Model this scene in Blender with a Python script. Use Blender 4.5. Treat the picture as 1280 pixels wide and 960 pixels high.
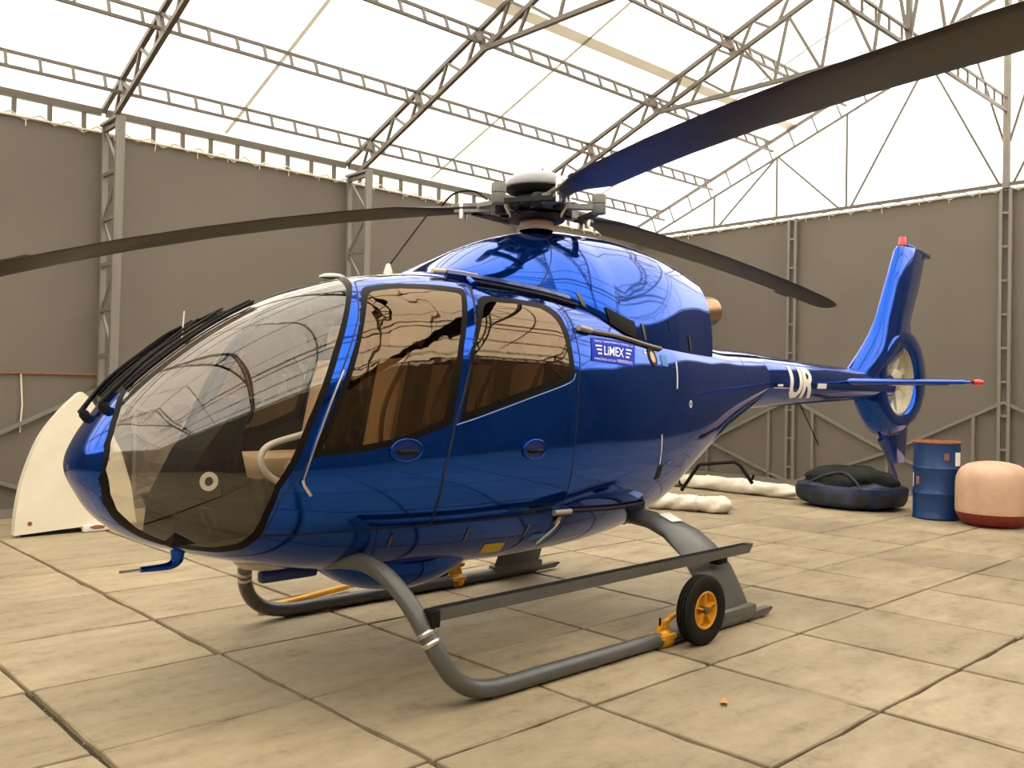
import bpy, bmesh, math, random
import numpy as np
from mathutils import Vector, Matrix, Euler
PI=math.pi
random.seed(7); RNG=np.random.RandomState(11)
for o in list(bpy.data.objects): bpy.data.objects.remove(o)
scn=bpy.context.scene; COL=scn.collection
# ------------------------------------------------------------------ camera, light, exposure
CAMH=1.55
def make_camera(f=1106.6,yaw=.7538,pitch=.0081,roll=-.0158):
    cy,sy=math.cos(yaw),math.sin(yaw)
    fw=Vector((sy*math.cos(pitch),cy*math.cos(pitch),math.sin(pitch))); r0=Vector((cy,-sy,0)); d0=fw.cross(r0)
    c,s=math.cos(roll),math.sin(roll); r=c*r0+s*d0; d=-s*r0+c*d0
    m=Matrix((( r.x,-d.x,-fw.x,0),(r.y,-d.y,-fw.y,0),(r.z,-d.z,-fw.z,CAMH),(0,0,0,1)))
    cd=bpy.data.cameras.new('camera'); cd.sensor_width=36; cd.lens=f/1280*36; cd.clip_start=.05; cd.clip_end=200
    o=bpy.data.objects.new('camera',cd); COL.objects.link(o); o.matrix_world=m; scn.camera=o
make_camera()
scn.view_settings.view_transform='Standard'; scn.view_settings.look='None'
scn.view_settings.exposure=0.0; scn.view_settings.gamma=1.0; scn.view_settings.use_curve_mapping=False
SKY=9.4
w=bpy.data.worlds.new('World'); scn.world=w; w.use_nodes=True
bg=w.node_tree.nodes['Background']; bg.inputs[0].default_value=(1.0,.965,.90,1); bg.inputs[1].default_value=SKY

# ------------------------------------------------------------------ materials
MATS={}
def newmat(name):
    m=bpy.data.materials.new(name); m.use_nodes=True; nt=m.node_tree; nt.nodes.clear()
    out=nt.nodes.new('ShaderNodeOutputMaterial'); MATS[name]=m
    return m,nt,out
def N(nt,t,**kw):
    n=nt.nodes.new(t)
    for k,v in kw.items():
        if k in n.inputs: n.inputs[k].default_value=v
        else: setattr(n,k,v)
    return n
def lk(nt,a,b): nt.links.new(a,b)
def pmat(name,col,rough=.5,metal=0.,coat=0.,noise=None,bump=None,spec=.5,coatr=.03):
    """principled material; noise=(scale,amount) varies colour, bump=(scale,strength) fine relief"""
    m,nt,out=newmat(name); b=N(nt,'ShaderNodeBsdfPrincipled'); lk(nt,b.outputs[0],out.inputs[0])
    b.inputs['Base Color'].default_value=(*col,1); b.inputs['Roughness'].default_value=rough; b.inputs['Metallic'].default_value=metal
    b.inputs['Coat Weight'].default_value=coat; b.inputs['Coat Roughness'].default_value=coatr; b.inputs['Specular IOR Level'].default_value=spec
    tc=N(nt,'ShaderNodeTexCoord')
    if noise:
        n=N(nt,'ShaderNodeTexNoise',Scale=noise[0],Detail=5.,Roughness=.6); lk(nt,tc.outputs['Object'],n.inputs['Vector'])
        r=N(nt,'ShaderNodeMapRange'); r.inputs[1].default_value=.3; r.inputs[2].default_value=.7; r.inputs[3].default_value=1-noise[1]; r.inputs[4].default_value=1+noise[1]
        lk(nt,n.outputs['Fac'],r.inputs[0]); mx=N(nt,'ShaderNodeVectorMath',operation='SCALE'); mx.inputs[0].default_value=col; lk(nt,r.outputs[0],mx.inputs['Scale']); lk(nt,mx.outputs[0],b.inputs['Base Color'])
    if bump:
        n=N(nt,'ShaderNodeTexNoise',Scale=bump[0],Detail=4.); lk(nt,tc.outputs['Object'],n.inputs['Vector'])
        bp=N(nt,'ShaderNodeBump',Strength=bump[1],Distance=.02); lk(nt,n.outputs['Fac'],bp.inputs['Height']); lk(nt,bp.outputs[0],b.inputs['Normal'])
    return m
def glassmat(name,tint,gloss,ior,rough=0.,wave=0.):
    m,nt,out=newmat(name); t=N(nt,'ShaderNodeBsdfTransparent'); t.inputs[0].default_value=(*tint,1)
    g=N(nt,'ShaderNodeBsdfGlossy'); g.inputs['Color'].default_value=(*gloss,1); g.inputs['Roughness'].default_value=rough
    f=N(nt,'ShaderNodeFresnel'); ge=N(nt,'ShaderNodeNewGeometry'); mb=N(nt,'ShaderNodeMath',operation='MULTIPLY_ADD'); mb.inputs[1].default_value=1/ior-ior; mb.inputs[2].default_value=ior; lk(nt,ge.outputs['Backfacing'],mb.inputs[0]); lk(nt,mb.outputs[0],f.inputs[0])   # thin sheet: the same reflection from both faces
    mx=N(nt,'ShaderNodeMixShader')
    if wave:
        tc=N(nt,'ShaderNodeTexCoord'); n=N(nt,'ShaderNodeTexNoise',Scale=5.,Detail=1.5); lk(nt,tc.outputs['Object'],n.inputs['Vector']); bp=N(nt,'ShaderNodeBump',Strength=wave,Distance=.02); lk(nt,n.outputs['Fac'],bp.inputs['Height']); lk(nt,bp.outputs[0],g.inputs['Normal'])
    lk(nt,f.outputs[0],mx.inputs[0]); lk(nt,t.outputs[0],mx.inputs[1]); lk(nt,g.outputs[0],mx.inputs[2]); lk(nt,mx.outputs[0],out.inputs[0]); return m
def membranemat(name,col):
    m,nt,out=newmat(name); t=N(nt,'ShaderNodeBsdfTranslucent'); t.inputs[0].default_value=(*col,1)
    d=N(nt,'ShaderNodeBsdfDiffuse'); d.inputs[0].default_value=(.75,.74,.70,1); mx=N(nt,'ShaderNodeMixShader'); mx.inputs[0].default_value=.45
    lk(nt,t.outputs[0],mx.inputs[1]); lk(nt,d.outputs[0],mx.inputs[2]); lk(nt,mx.outputs[0],out.inputs[0]); return m
def slabmat(name):
    m,nt,out=newmat(name); b=N(nt,'ShaderNodeBsdfPrincipled'); lk(nt,b.outputs[0],out.inputs[0])
    geo=N(nt,'ShaderNodeNewGeometry'); oi=N(nt,'ShaderNodeObjectInfo')
    mp=N(nt,'ShaderNodeMapping'); mp.inputs['Scale'].default_value=(1.6,4.2,1.); mp.inputs['Rotation'].default_value=(0,0,.05)
    lk(nt,geo.outputs['Position'],mp.inputs[0])
    n1=N(nt,'ShaderNodeTexNoise',Scale=1.3,Detail=7.,Roughness=.62); lk(nt,mp.outputs[0],n1.inputs[0])
    n2=N(nt,'ShaderNodeTexNoise',Scale=16.,Detail=5.,Roughness=.7); lk(nt,geo.outputs['Position'],n2.inputs[0])
    n3=N(nt,'ShaderNodeTexNoise',Scale=.9,Detail=3.); lk(nt,geo.outputs['Position'],n3.inputs[0])
    cr=N(nt,'ShaderNodeValToRGB'); e=cr.color_ramp.elements
    e[0].position=.30; e[0].color=(.185,.135,.072,1); e[1].position=.66; e[1].color=(.40,.325,.205,1)
    k=cr.color_ramp.elements.new(.47); k.color=(.325,.258,.162,1)
    a=N(nt,'ShaderNodeMath',operation='MULTIPLY_ADD'); a.inputs[1].default_value=.35; lk(nt,n2.outputs[0],a.inputs[0]); 
    s=N(nt,'ShaderNodeMath',operation='MULTIPLY'); s.inputs[1].default_value=.65; lk(nt,n1.outputs[0],s.inputs[0]); lk(nt,s.outputs[0],a.inputs[2])
    lk(nt,a.outputs[0],cr.inputs[0])
    r=N(nt,'ShaderNodeMapRange'); r.inputs[3].default_value=.88; r.inputs[4].default_value=1.10; lk(nt,oi.outputs['Random'],r.inputs[0])
    r3=N(nt,'ShaderNodeMapRange'); r3.inputs[1].default_value=.3; r3.inputs[2].default_value=.7; r3.inputs[3].default_value=.85; r3.inputs[4].default_value=1.12; lk(nt,n3.outputs[0],r3.inputs[0])
    mm=N(nt,'ShaderNodeMath',operation='MULTIPLY'); lk(nt,r.outputs[0],mm.inputs[0]); lk(nt,r3.outputs[0],mm.inputs[1])
    sc=N(nt,'ShaderNodeVectorMath',operation='SCALE'); lk(nt,cr.outputs[0],sc.inputs[0]); lk(nt,mm.outputs[0],sc.inputs['Scale'])
    lk(nt,sc.outputs[0],b.inputs['Base Color']); b.inputs['Roughness'].default_value=.62; b.inputs['Specular IOR Level'].default_value=.35
    bp=N(nt,'ShaderNodeBump',Strength=.25,Distance=.01); lk(nt,n2.outputs[0],bp.inputs['Height']); lk(nt,bp.outputs[0],b.inputs['Normal'])
    return m
BLUE=pmat('blue_metallic_paint',(.002,.060,.40),rough=.07,metal=.88,coat=.22,coatr=.01)
DKBLUE=pmat('dark_blue_paint',(.004,.02,.14),rough=.3,coat=.4)
BLACK=pmat('black_rubber',(.009,.008,.007),rough=.55,spec=.15)
GLOSSBLACK=pmat('gloss_black_frame',(.010,.008,.006),rough=.45,spec=.06)
SEAM=pmat('panel_gap',(.004,.006,.015),rough=.7)
LINING=pmat('cabin_lining',(.022,.019,.016),rough=.8,spec=.1)
PANEL=pmat('black_panel',(.010,.009,.008),rough=.6,spec=.12)
CREAM=pmat('cream_leather',(.62,.46,.29),rough=.55,bump=(30,.1))
WHITEP=pmat('white_paint',(.78,.74,.66),rough=.35)
SILVER=pmat('bare_metal',(.62,.58,.52),rough=.3,metal=.9)
GREYM=pmat('grey_metal',(.13,.11,.085),rough=.38,metal=.5)
HUBGREY=pmat('rotor_head_grey',(.22,.21,.195),rough=.42,metal=.25,noise=(25,.25))
HUBDARK=pmat('rotor_head_dark',(.020,.018,.017),rough=.5,spec=.2)
SKID=pmat('grey_skid_paint',(.085,.083,.077),rough=.38,coat=.12,noise=(9,.12))
GRIP=pmat('grip_tape',(.015,.013,.011),rough=.9,spec=.1)
BLADE=pmat('rotor_blade_paint',(.040,.033,.027),rough=.4,noise=(3,.12),spec=.3)
YELLOW=pmat('yellow_paint',(.72,.34,.015),rough=.42,noise=(12,.12))
STICKY=pmat('yellow_sticker',(.75,.50,.02),rough=.5)
TYRE=pmat('tyre_rubber',(.014,.012,.010),rough=.75,spec=.15)
RED=pmat('red_lens',(.75,.02,.015),rough=.25,coat=.6)
STEEL=pmat('galvanised_steel',(.125,.104,.078),rough=.5,metal=.15,noise=(4,.12))
STEELD=pmat('painted_column_steel',(.21,.19,.16),rough=.5,metal=.15,noise=(4,.12))
WALLG=pmat('grey_tarpaulin_wall',(.150,.127,.100),rough=.72,noise=(.7,.07),bump=(220,.12))
ROPE=pmat('white_rope',(.70,.63,.48),rough=.8)
DIRT=pmat('joint_dirt',(.042,.029,.014),rough=.95,noise=(14,.35))
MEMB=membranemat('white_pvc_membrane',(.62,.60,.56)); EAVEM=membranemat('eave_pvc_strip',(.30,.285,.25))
SLIDER=pmat('dull_metal_slider',(.36,.31,.25),rough=.45,metal=.3)
SEAMT=membranemat('membrane_weld_band',(.26,.23,.17))
SLABM=slabmat('tan_concrete_slab')
GLASS=glassmat('windshield_glass',(.82,.79,.73),(1,.97,.93),1.85)
DGLASS=glassmat('bronze_tinted_glass',(.31,.22,.135),(.86,.64,.43),2.1)
ROOFGL=pmat('dark_roof_glazing',(.02,.018,.016),rough=.06,coat=1.)
FGLASS=glassmat('bronze_tinted_door_glass',(.31,.22,.135),(.86,.64,.43),2.1,wave=.35)
WHITE=pmat('white_decal',(.85,.83,.78),rough=.5)
SIGNB=pmat('sign_blue',(.004,.035,.55),rough=.5,spec=.1)
EXH=pmat('heat_stained_steel',(.36,.23,.12),rough=.35,metal=.85,noise=(6,.25))
FENW=pmat('cream_fan_paint',(.45,.40,.29),rough=.45)
BARREL=pmat('blue_drum_paint',(.004,.038,.15),rough=.42,noise=(6,.2),coat=.1)
RUST=pmat('rusty_steel',(.28,.10,.035),rough=.8,noise=(20,.3))
TANKP=pmat('dusty_peach_paint',(.62,.40,.27),rough=.6,noise=(5,.1))
TANKR=pmat('dark_red_paint',(.20,.018,.012),rough=.55,noise=(12,.3))
PLASTIC=pmat('white_plastic_wrap',(.74,.68,.56),rough=.4,bump=(14,.5),noise=(6,.1))
FINW=pmat('white_gelcoat',(.80,.73,.58),rough=.4,noise=(3,.05))
PINK=pmat('swashplate_boot',(.48,.30,.22),rough=.6)

# ------------------------------------------------------------------ helpers
def wloc(o):
    v=Vector((0,0,0))
    while o is not None: v+=o.location; o=o.parent
    return v
def link(o,parent):
    COL.objects.link(o)
    if parent is not None: o.parent=parent
    return o
def tag(o,label=None,cat=None,group=None,kind=None):
    if label: o['label']=label
    if cat: o['category']=cat
    if group: o['group']=group
    if kind: o['kind']=kind
    return o
def empty(name,loc,label=None,cat=None,group=None,kind=None):
    o=bpy.data.objects.new(name,None); o.location=loc; o.empty_display_size=.2; COL.objects.link(o); return tag(o,label,cat,group,kind)
def mk(name,verts,faces,mat,parent=None,smooth=True,sharp=None,loc=None):
    """mesh object from world-space vertices; origin at the parent's (or at loc)"""
    org=np.array(wloc(parent)) if parent is not None else np.array(loc if loc is not None else (0,0,0),float)
    me=bpy.data.meshes.new(name); v=np.asarray(verts,float)-org
    me.from_pydata(v.tolist(),[],[list(map(int,f)) for f in faces]); 
    me.materials.append(mat)
    if smooth: me.polygons.foreach_set('use_smooth',[True]*len(me.polygons))
    me.update()
    if sharp is not None: me.set_sharp_from_angle(angle=math.radians(sharp))
    o=bpy.data.objects.new(name,me)
    if parent is None: o.location=org
    return link(o,parent)
UNIT={}
def unitcube(mat):
    if mat.name not in UNIT:
        me=bpy.data.meshes.new('unit_bar'); bm=bmesh.new(); bmesh.ops.create_cube(bm,size=1.); bm.to_mesh(me); bm.free(); me.materials.append(mat); UNIT[mat.name]=me
    return UNIT[mat.name]
def bar(name,p0,p1,wd,ht,mat,parent,up=(0,0,1)):
    """straight square bar from p0 to p1 (world), shared unit mesh"""
    p0=Vector(p0); p1=Vector(p1); d=p1-p0; L=d.length; x=d.normalized(); u=Vector(up)
    if abs(x.dot(u))>.99: u=Vector((0,1,0))
    y=u.cross(x).normalized(); z=x.cross(y)
    o=bpy.data.objects.new(name,unitcube(mat)); link(o,parent)
    m=Matrix((( x.x*L,y.x*wd,z.x*ht),(x.y*L,y.y*wd,z.y*ht),(x.z*L,y.z*wd,z.z*ht))).to_4x4()
    m.translation=(p0+p1)/2-(wloc(parent) if parent is not None else Vector((0,0,0)))
    o.matrix_local=m; return o
def tube_geo(path,rad,seg=12,cap=True,ell=None):
    P=np.asarray(path,float); n=len(P); rad=np.broadcast_to(np.asarray(rad,float),(n,))
    T=np.gradient(P,axis=0); T/=np.linalg.norm(T,axis=1)[:,None]
    a=np.array([0,0,1.]) if abs(T[0][2])<.9 else np.array([1.,0,0]); u=np.cross(a,T[0]); u/=np.linalg.norm(u)
    V=[]; 
    for i in range(n):
        u=u-T[i]*u.dot(T[i]); u/=np.linalg.norm(u); v=np.cross(T[i],u)
        for k in range(seg):
            an=2*PI*k/seg; V.append(P[i]+rad[i]*(math.cos(an)*u+math.sin(an)*v*(ell or 1)))
    Fc=[(i*seg+k,i*seg+(k+1)%seg,(i+1)*seg+(k+1)%seg,(i+1)*seg+k) for i in range(n-1) for k in range(seg)]
    if cap: Fc+= [tuple(range(seg-1,-1,-1)),tuple((n-1)*seg+k for k in range(seg))]
    return V,Fc
def tube(name,path,rad,mat,parent,seg=12,smoothpath=0,ell=None):
    if smoothpath: path=spline(path,smoothpath); 
    if smoothpath and np.ndim(rad): rad=np.interp(np.linspace(0,1,len(path)),np.linspace(0,1,len(rad)),rad)
    V,Fc=tube_geo(path,rad,seg,ell=ell); return mk(name,V,Fc,mat,parent,sharp=50)
def spline(pts,per=8):
    P=np.asarray(pts,float); P=np.vstack([2*P[0]-P[1],P,2*P[-1]-P[-2]]); out=[]
    for i in range(1,len(P)-2):
        for t in np.linspace(0,1,per,endpoint=False):
            out.append(.5*((2*P[i])+(-P[i-1]+P[i+1])*t+(2*P[i-1]-5*P[i]+4*P[i+1]-P[i+2])*t*t+(-P[i-1]+3*P[i]-3*P[i+1]+P[i+2])*t**3))
    out.append(P[-2]); return np.array(out)
def lathe_geo(prof,c,axis=(0,0,1),seg=32):
    c=np.asarray(c,float); ax=np.asarray(axis,float); ax/=np.linalg.norm(ax)
    a=np.array([1.,0,0]) if abs(ax[0])<.9 else np.array([0,1.,0]); u=np.cross(ax,a); u/=np.linalg.norm(u); v=np.cross(ax,u)
    V=[];n=len(prof)
    for r,h in prof:
        for k in range(seg):
            an=2*PI*k/seg; V.append(c+ax*h+r*(math.cos(an)*u+math.sin(an)*v))
    Fc=[(i*seg+k,i*seg+(k+1)%seg,(i+1)*seg+(k+1)%seg,(i+1)*seg+k) for i in range(n-1) for k in range(seg)]
    closed=abs(prof[0][0]-prof[-1][0])+abs(prof[0][1]-prof[-1][1])<1e-9
    if not closed and prof[0][0]>1e-3: Fc.append(tuple(range(seg-1,-1,-1)))
    if not closed and prof[-1][0]>1e-3: Fc.append(tuple((n-1)*seg+k for k in range(seg)))
    return V,Fc
def lathe(name,prof,c,mat,parent,axis=(0,0,1),seg=32,sharp=40):
    V,Fc=lathe_geo([(max(r,1e-4),h) for r,h in prof],c,axis,seg); return mk(name,V,Fc,mat,parent,sharp=sharp)
def join_geo(parts):
    V=[];Fc=[]
    for v,f in parts:
        b=len(V); V+=[tuple(q) for q in v]; Fc+=[tuple(i+b for i in q) for q in f]
    return V,Fc
def box_geo(c,s,rot=None,bev=.0):
    bm=bmesh.new(); bmesh.ops.create_cube(bm,size=1.); 
    for q in bm.verts: q.co=Vector((q.co.x*s[0],q.co.y*s[1],q.co.z*s[2]))
    if bev>0: bmesh.ops.bevel(bm,geom=bm.edges[:],offset=bev,segments=2,profile=.5,affect='EDGES')
    bm.verts.ensure_lookup_table(); R=Euler(rot).to_matrix() if rot else Matrix.Identity(3)
    V=[tuple(R@q.co+Vector(c)) for q in bm.verts]; bm.verts.index_update(); Fc=[tuple(q.index for q in f.verts) for f in bm.faces]; bm.free(); return V,Fc
def box(name,c,s,mat,parent,rot=None,bev=.0):
    V,Fc=box_geo(c,s,rot,bev); return mk(name,V,Fc,mat,parent,smooth=bev>0,sharp=35 if bev>0 else None)
def prism_geo(poly,axis_dir,thick):
    """extrude a planar 3D polygon symmetric about itself along axis_dir"""
    P=np.asarray(poly,float); d=np.asarray(axis_dir,float)*thick/2; n=len(P)
    V=list(P-d)+list(P+d); Fc=[tuple(range(n-1,-1,-1)),tuple(range(n,2*n))]+[(i,(i+1)%n,n+(i+1)%n,n+i) for i in range(n)]
    return V,Fc
# ================================================================== HANGAR
XG,YL,YC,BAY,NF=14.29,11.44,4.55,3.513,6
YR=2*YC-YL; XF=XG-BAY*NF; HW=YL-YC; ZW=4.66; ZE=4.95; SL=.385
def roofz(wd): return ZE+SL*wd
def P3(x,side,wd,z): return (x, (YL-wd) if side>0 else (YR+wd), z)
frame_x=[XG-BAY*k for k in range(NF+1)]
# floor: joint dirt with a slab object for each concrete slab
floor=mk('floor',[(XF-.2,YR-.2,-.032),(XG+.2,YR-.2,-.032),(XG+.2,YL+.2,-.032),(XF-.2,YL+.2,-.032),(XF-.2,YR-.2,-.2),(XG+.2,YR-.2,-.2),(XG+.2,YL+.2,-.2),(XF-.2,YL+.2,-.2)],
  [(0,1,2,3),(7,6,5,4),(0,4,5,1),(1,5,6,2),(2,6,7,3),(3,7,4,0)],DIRT,smooth=False); tag(floor,'tan concrete slab paving across the hangar floor','floor',kind='structure')
SX,SY=1.015,.992
def slab_mesh(seed):
    r=np.random.RandomState(seed); hx,hy=SX/2,SY/2; pts=[]; n=5
    def side(a,b):
        for t in np.linspace(0,1,n,endpoint=False): pts.append(np.array(a)*(1-t)+np.array(b)*t)
    c=[(-hx,-hy),(hx,-hy),(hx,hy),(-hx,hy)]
    for q in range(4): side(c[q],c[(q+1)%4])
    P=np.array(pts); g=np.array([.007,.013,.007,.013])+np.array([.006,.010,.006,.010])*r.rand(4)
    out=[]
    for i,(x,y) in enumerate(P):
        ins=np.array([0.,0.])
        if y<=-hy+1e-6: ins[1]+=g[0]
        if x>=hx-1e-6: ins[0]-=g[1]
        if y>=hy-1e-6: ins[1]-=g[2]
        if x<=-hx+1e-6: ins[0]+=g[3]
        out.append((x+ins[0]+r.uniform(-.0025,.0025),y+ins[1]+r.uniform(-.0025,.0025)))
    out=np.array(out); m=len(out); rad=out/np.linalg.norm(out,axis=1)[:,None]
    ch=np.where(r.rand(m)<.12,.016,.005); top=out-rad*ch[:,None]
    V=[(x,y,-.06) for x,y in out]+[(x,y,-.006 if c_<.01 else -.012) for (x,y),c_ in zip(out,ch)]+[(x,y,0) for x,y in top]
    Fc=[tuple(2*m+i for i in range(m))]+[(a*m+i,a*m+(i+1)%m,(a+1)*m+(i+1)%m,(a+1)*m+i) for a in (0,1) for i in range(m)]
    me=bpy.data.meshes.new('slab'); me.from_pydata(V,[],Fc); me.materials.append(SLABM); me.update(); return me
SLABS=[slab_mesh(50+s) for s in range(8)]
for i in range(-8,13):
    for j in range(-5,10):
        x0,x1=1.303+SX*i,1.303+SX*(i+1); y0,y1=1.934+SY*j,1.934+SY*(j+1)
        x0c,x1c,y0c,y1c=max(x0,XF),min(x1,XG-.02),max(y0,YR+.02),min(y1,YL-.02)
        if x1c-x0c<.12 or y1c-y0c<.12: continue
        o=bpy.data.objects.new('slab',SLABS[RNG.randint(8)]); link(o,floor)
        o.location=((x0c+x1c)/2+RNG.uniform(-.003,.003),(y0c+y1c)/2+RNG.uniform(-.003,.003),RNG.uniform(-.004,.0))
        o.scale=((x1c-x0c)/SX,(y1c-y0c)/SY,1); o.rotation_euler=(RNG.uniform(-.0025,.0025),RNG.uniform(-.0025,.0025),RNG.choice([0,PI])+RNG.uniform(-.003,.003))
# walls
def wallbox(name,a,b,label):
    c=[(a[i]+b[i])/2 for i in range(3)]; s=[abs(a[i]-b[i]) for i in range(3)]
    V,Fc=box_geo(c,s); o=mk(name,V,Fc,WALLG,None,smooth=False,loc=(c[0],c[1],0)); return tag(o,label,'wall',kind='structure')
wl=wallbox('wall_left',(XF,YL,-.02),(XG+.06,YL+.05,ZW),'long grey sheeted hangar wall beyond the nose')
wb=wallbox('wall_back',(XG,YR,-.02),(XG+.05,YL,ZW),'grey sheeted gable wall beyond the tail')
wr=wallbox('wall_right',(XF,YR-.05,-.02),(XG+.06,YR,ZW),'long grey sheeted hangar wall facing the helicopter door side')
wf=wallbox('wall_front',(XF-.05,YR,-.02),(XF,YL,ZW),'grey sheeted end wall ahead of the helicopter nose')
# rope lacing and eyelet ends along the top edges of the grey sheets
def lacing(parent,p0,p1,inward):
    p0=np.array(p0); p1=np.array(p1); L=np.linalg.norm(p1-p0); n=int(L/.16); path=[]
    r=np.random.RandomState(3); d=(p1-p0)/L; iw=np.array(inward)
    for i in range(n+1):
        path.append(p0+d*(L*i/n)+np.array([0,0,.045 if i%2 else -.04])+iw*(.02+.01*r.rand())+np.array([0,0,r.uniform(-.012,.012)]))
    V,Fc=tube_geo(path,.011,4); parts=[(V,Fc)]
    parts.append(tube_geo([p0+iw*.03+np.array([0,0,-.01]),p1+iw*.03+np.array([0,0,-.01])],.014,5))
    for i in range(0,n,3):
        q=p0+d*(L*(i+r.rand())/n)+iw*.035; parts.append(tube_geo([q,q+np.array([r.uniform(-.02,.02),r.uniform(-.02,.02),-.05-.06*r.rand()])],.006,4))
    V,Fc=join_geo(parts); mk('lacing_rope',V,Fc,ROPE,parent,smooth=False)
lacing(wl,(XF,YL,ZW),(XG,YL,ZW),(0,-1,0)); lacing(wb,(XG,YR,ZW),(XG,YL,ZW),(-1,0,0)); lacing(wr,(XF,YR,ZW),(XG,YR,ZW),(0,1,0))
# K bracing along the foot of the walls
def braces(parent,pt,cols,t=.045):
    for a,b in zip(cols[:-1],cols[1:]):
        m=(a+b)/2
        for c,sg in ((a,1),(b,-1)):
            bar('brace_bar',pt(c,1.5),pt(m,.66),t,t,STEELD,parent); bar('brace_bar',pt(m,.66),pt(c,.02),t,t,STEELD,parent)
            bar('brace_bar',pt(c+sg*.42,0),pt(c+sg*.42,1.5-.84*.42/abs(m-c)),t,t,STEELD,parent)
        bar('brace_bar',pt(m,0),pt(m,.66),t,t,STEELD,parent)
braces(wl,lambda s,z:(s,YL-.06,z),sorted(frame_x))
braces(wb,lambda s,z:(XG-.06,s,z),[YR,YC-HW/2,YC,YC+HW/2,YL])
braces(wr,lambda s,z:(s,YR+.06,z),sorted(frame_x))
tube('conduit',[(XF,YL-.03,1.67),(4.0,YL-.03,1.67)],.012,RUST,wl,6)
tube('hanging_cable',[(2.88,YL-.03,1.67),(2.9,YL-.03,1.3),(2.88,YL-.03,.98)],.01,ROPE,wl,5)
box('sole_plate',((XF+XG)/2,YL-.06,.05),(XG-XF,.1,.1),STEELD,wl); box('sole_plate',(XG-.06,YC,.04),(.08,YL-YR,.08),STEELD,wb)
# roof membrane, gable ends and eave strips
rz=roofz(HW)+.07
ceil=mk('ceiling',[(XF-.1,YL+.08,ZE+.04),(XG+.06,YL+.08,ZE+.04),(XG+.06,YC,rz),(XF-.1,YC,rz),(XF-.1,YR-.08,ZE+.04),(XG+.06,YR-.08,ZE+.04)],[(0,1,2,3),(3,2,5,4)],MEMB,smooth=False,loc=(XF,YC,ZE))
tag(ceil,'white translucent pitched tent roof glowing with daylight','ceiling',kind='structure')
for x,nm in ((XG+.05,'gable_sheet'),(XF-.09,'gable_sheet')):
    mk(nm,[(x,YL+.08,ZW-.1),(x,YR-.08,ZW-.1),(x,YR-.08,ZE+.04),(x,YC,rz),(x,YL+.08,ZE+.04)],[(0,1,2,3,4)],MEMB,ceil,smooth=False)
for y in (YL+.07,YR-.07): mk('eave_sheet',[(XF-.1,y,ZW-.1),(XG+.06,y,ZW-.1),(XG+.06,y,ZE+.04),(XF-.1,y,ZE+.04)],[(0,1,2,3)],EAVEM,ceil,smooth=False)
def weld(a,b,wd):
    a=np.array(a,float); b=np.array(b,float); t=b-a; t/=np.linalg.norm(t); nrm=np.array([0,-SL*np.sign(t[1] if abs(t[1])>.1 else 1),1.]); 
    s=np.array([1.,0,0]) if abs(t[0])<.5 else np.array([0,math.copysign(1/math.hypot(1,SL),1),0.])
    return a,b,s
for k in range(NF):                         # weld lines of the sheets, one in the middle of each bay and slope
    x=XG-BAY*(k+.55)
    for sd in (1,-1):
        q=[P3(x-.028,sd,.0,roofz(0)+.035),P3(x+.028,sd,.0,roofz(0)+.035),P3(x+.028,sd,HW,roofz(HW)+.05),P3(x-.028,sd,HW,roofz(HW)+.05)]
        mk('weld_line',q,[(0,1,2,3)],SEAMT,ceil,smooth=False)
for sd in (1,-1):
    a,b=3.30,3.46
    mk('lap_band',[P3(XF,sd,a,roofz(a)+.045),P3(XG,sd,a,roofz(a)+.045),P3(XG,sd,b,roofz(b)+.045),P3(XF,sd,b,roofz(b)+.045)],[(0,1,2,3)],SEAMT,ceil,smooth=False)
# columns
def side_column(x,side,label,group=None):
    y0=YL-.07 if side>0 else YR+.07; iw=-1 if side>0 else 1
    c=empty('lattice_column',(x,y0,0),label,'column',group)
    top=4.72; d0,d1=.36,.52
    bar('outer_chord',(x,y0,0),(x,y0,top),.07,.05,STEELD,c); bar('inner_chord',(x,y0+iw*d0,0),(x,y0+iw*d1,top),.05,.10,STEELD,c,up=(1,0,0))
    n=9
    for i in range(n):
        z=.25+i*(top-.3)/(n-1); d=d0+(d1-d0)*z/top
        bar('rung',(x,y0,z),(x,y0+iw*d,z),.045,.045,STEELD,c)
        if i<n-1:
            z2=.25+(i+1)*(top-.3)/(n-1); d2=d0+(d1-d0)*z2/top
            bar('diagonal',(x,y0+(iw*d if i%2 else 0),z),(x,y0+(0 if i%2 else iw*d2),z2),.03,.03,STEELD,c)
    box('cap_plate',(x,y0+iw*.25,top+.01),(.12,.56,.03),STEELD,c); box('base_plate',(x,y0+iw*.18,.01),(.18,.5,.02),STEELD,c)
COLN={1:'lattice wall column behind the rotor mast',2:'lattice wall column rising behind the cabin roof',3:'lattice wall column beside the white fin panel',4:'lattice wall column ahead of the white fin panel',5:'lattice wall column farthest from the gable wall'}
for k in range(1,NF):
    side_column(frame_x[k],1,'grey steel '+COLN[k]+' on the long wall')
    side_column(frame_x[k],-1,'grey steel lattice column on the wall facing the helicopter door side','columns facing the doors')
def gable_column(y,label):
    x=XG-.07; c=empty('gable_column',(x,y,0),label,'column')
    for s in (-1,1): bar('chord',(x,y+s*.065,0),(x,y+s*.065,ZW),.045,.045,STEELD,c)
    for i in range(9): bar('rung',(x,y-.065,.3+.5*i),(x,y+.065,.3+.5*i),.035,.035,STEELD,c)
    return c
gable_column(YC+HW/2,'slim twin-rail steel column on the gable wall beside the tail boom')
cc=gable_column(YC,'twin-rail steel column on the gable wall behind the tank')
tube('ridge_pole',[(XG-.07,YC,ZW),(XG-.07,YC,roofz(HW)-.1)],.055,STEELD,cc,10)
gable_column(YC-HW/2,'twin-rail steel column on the gable wall past the tank')
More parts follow.
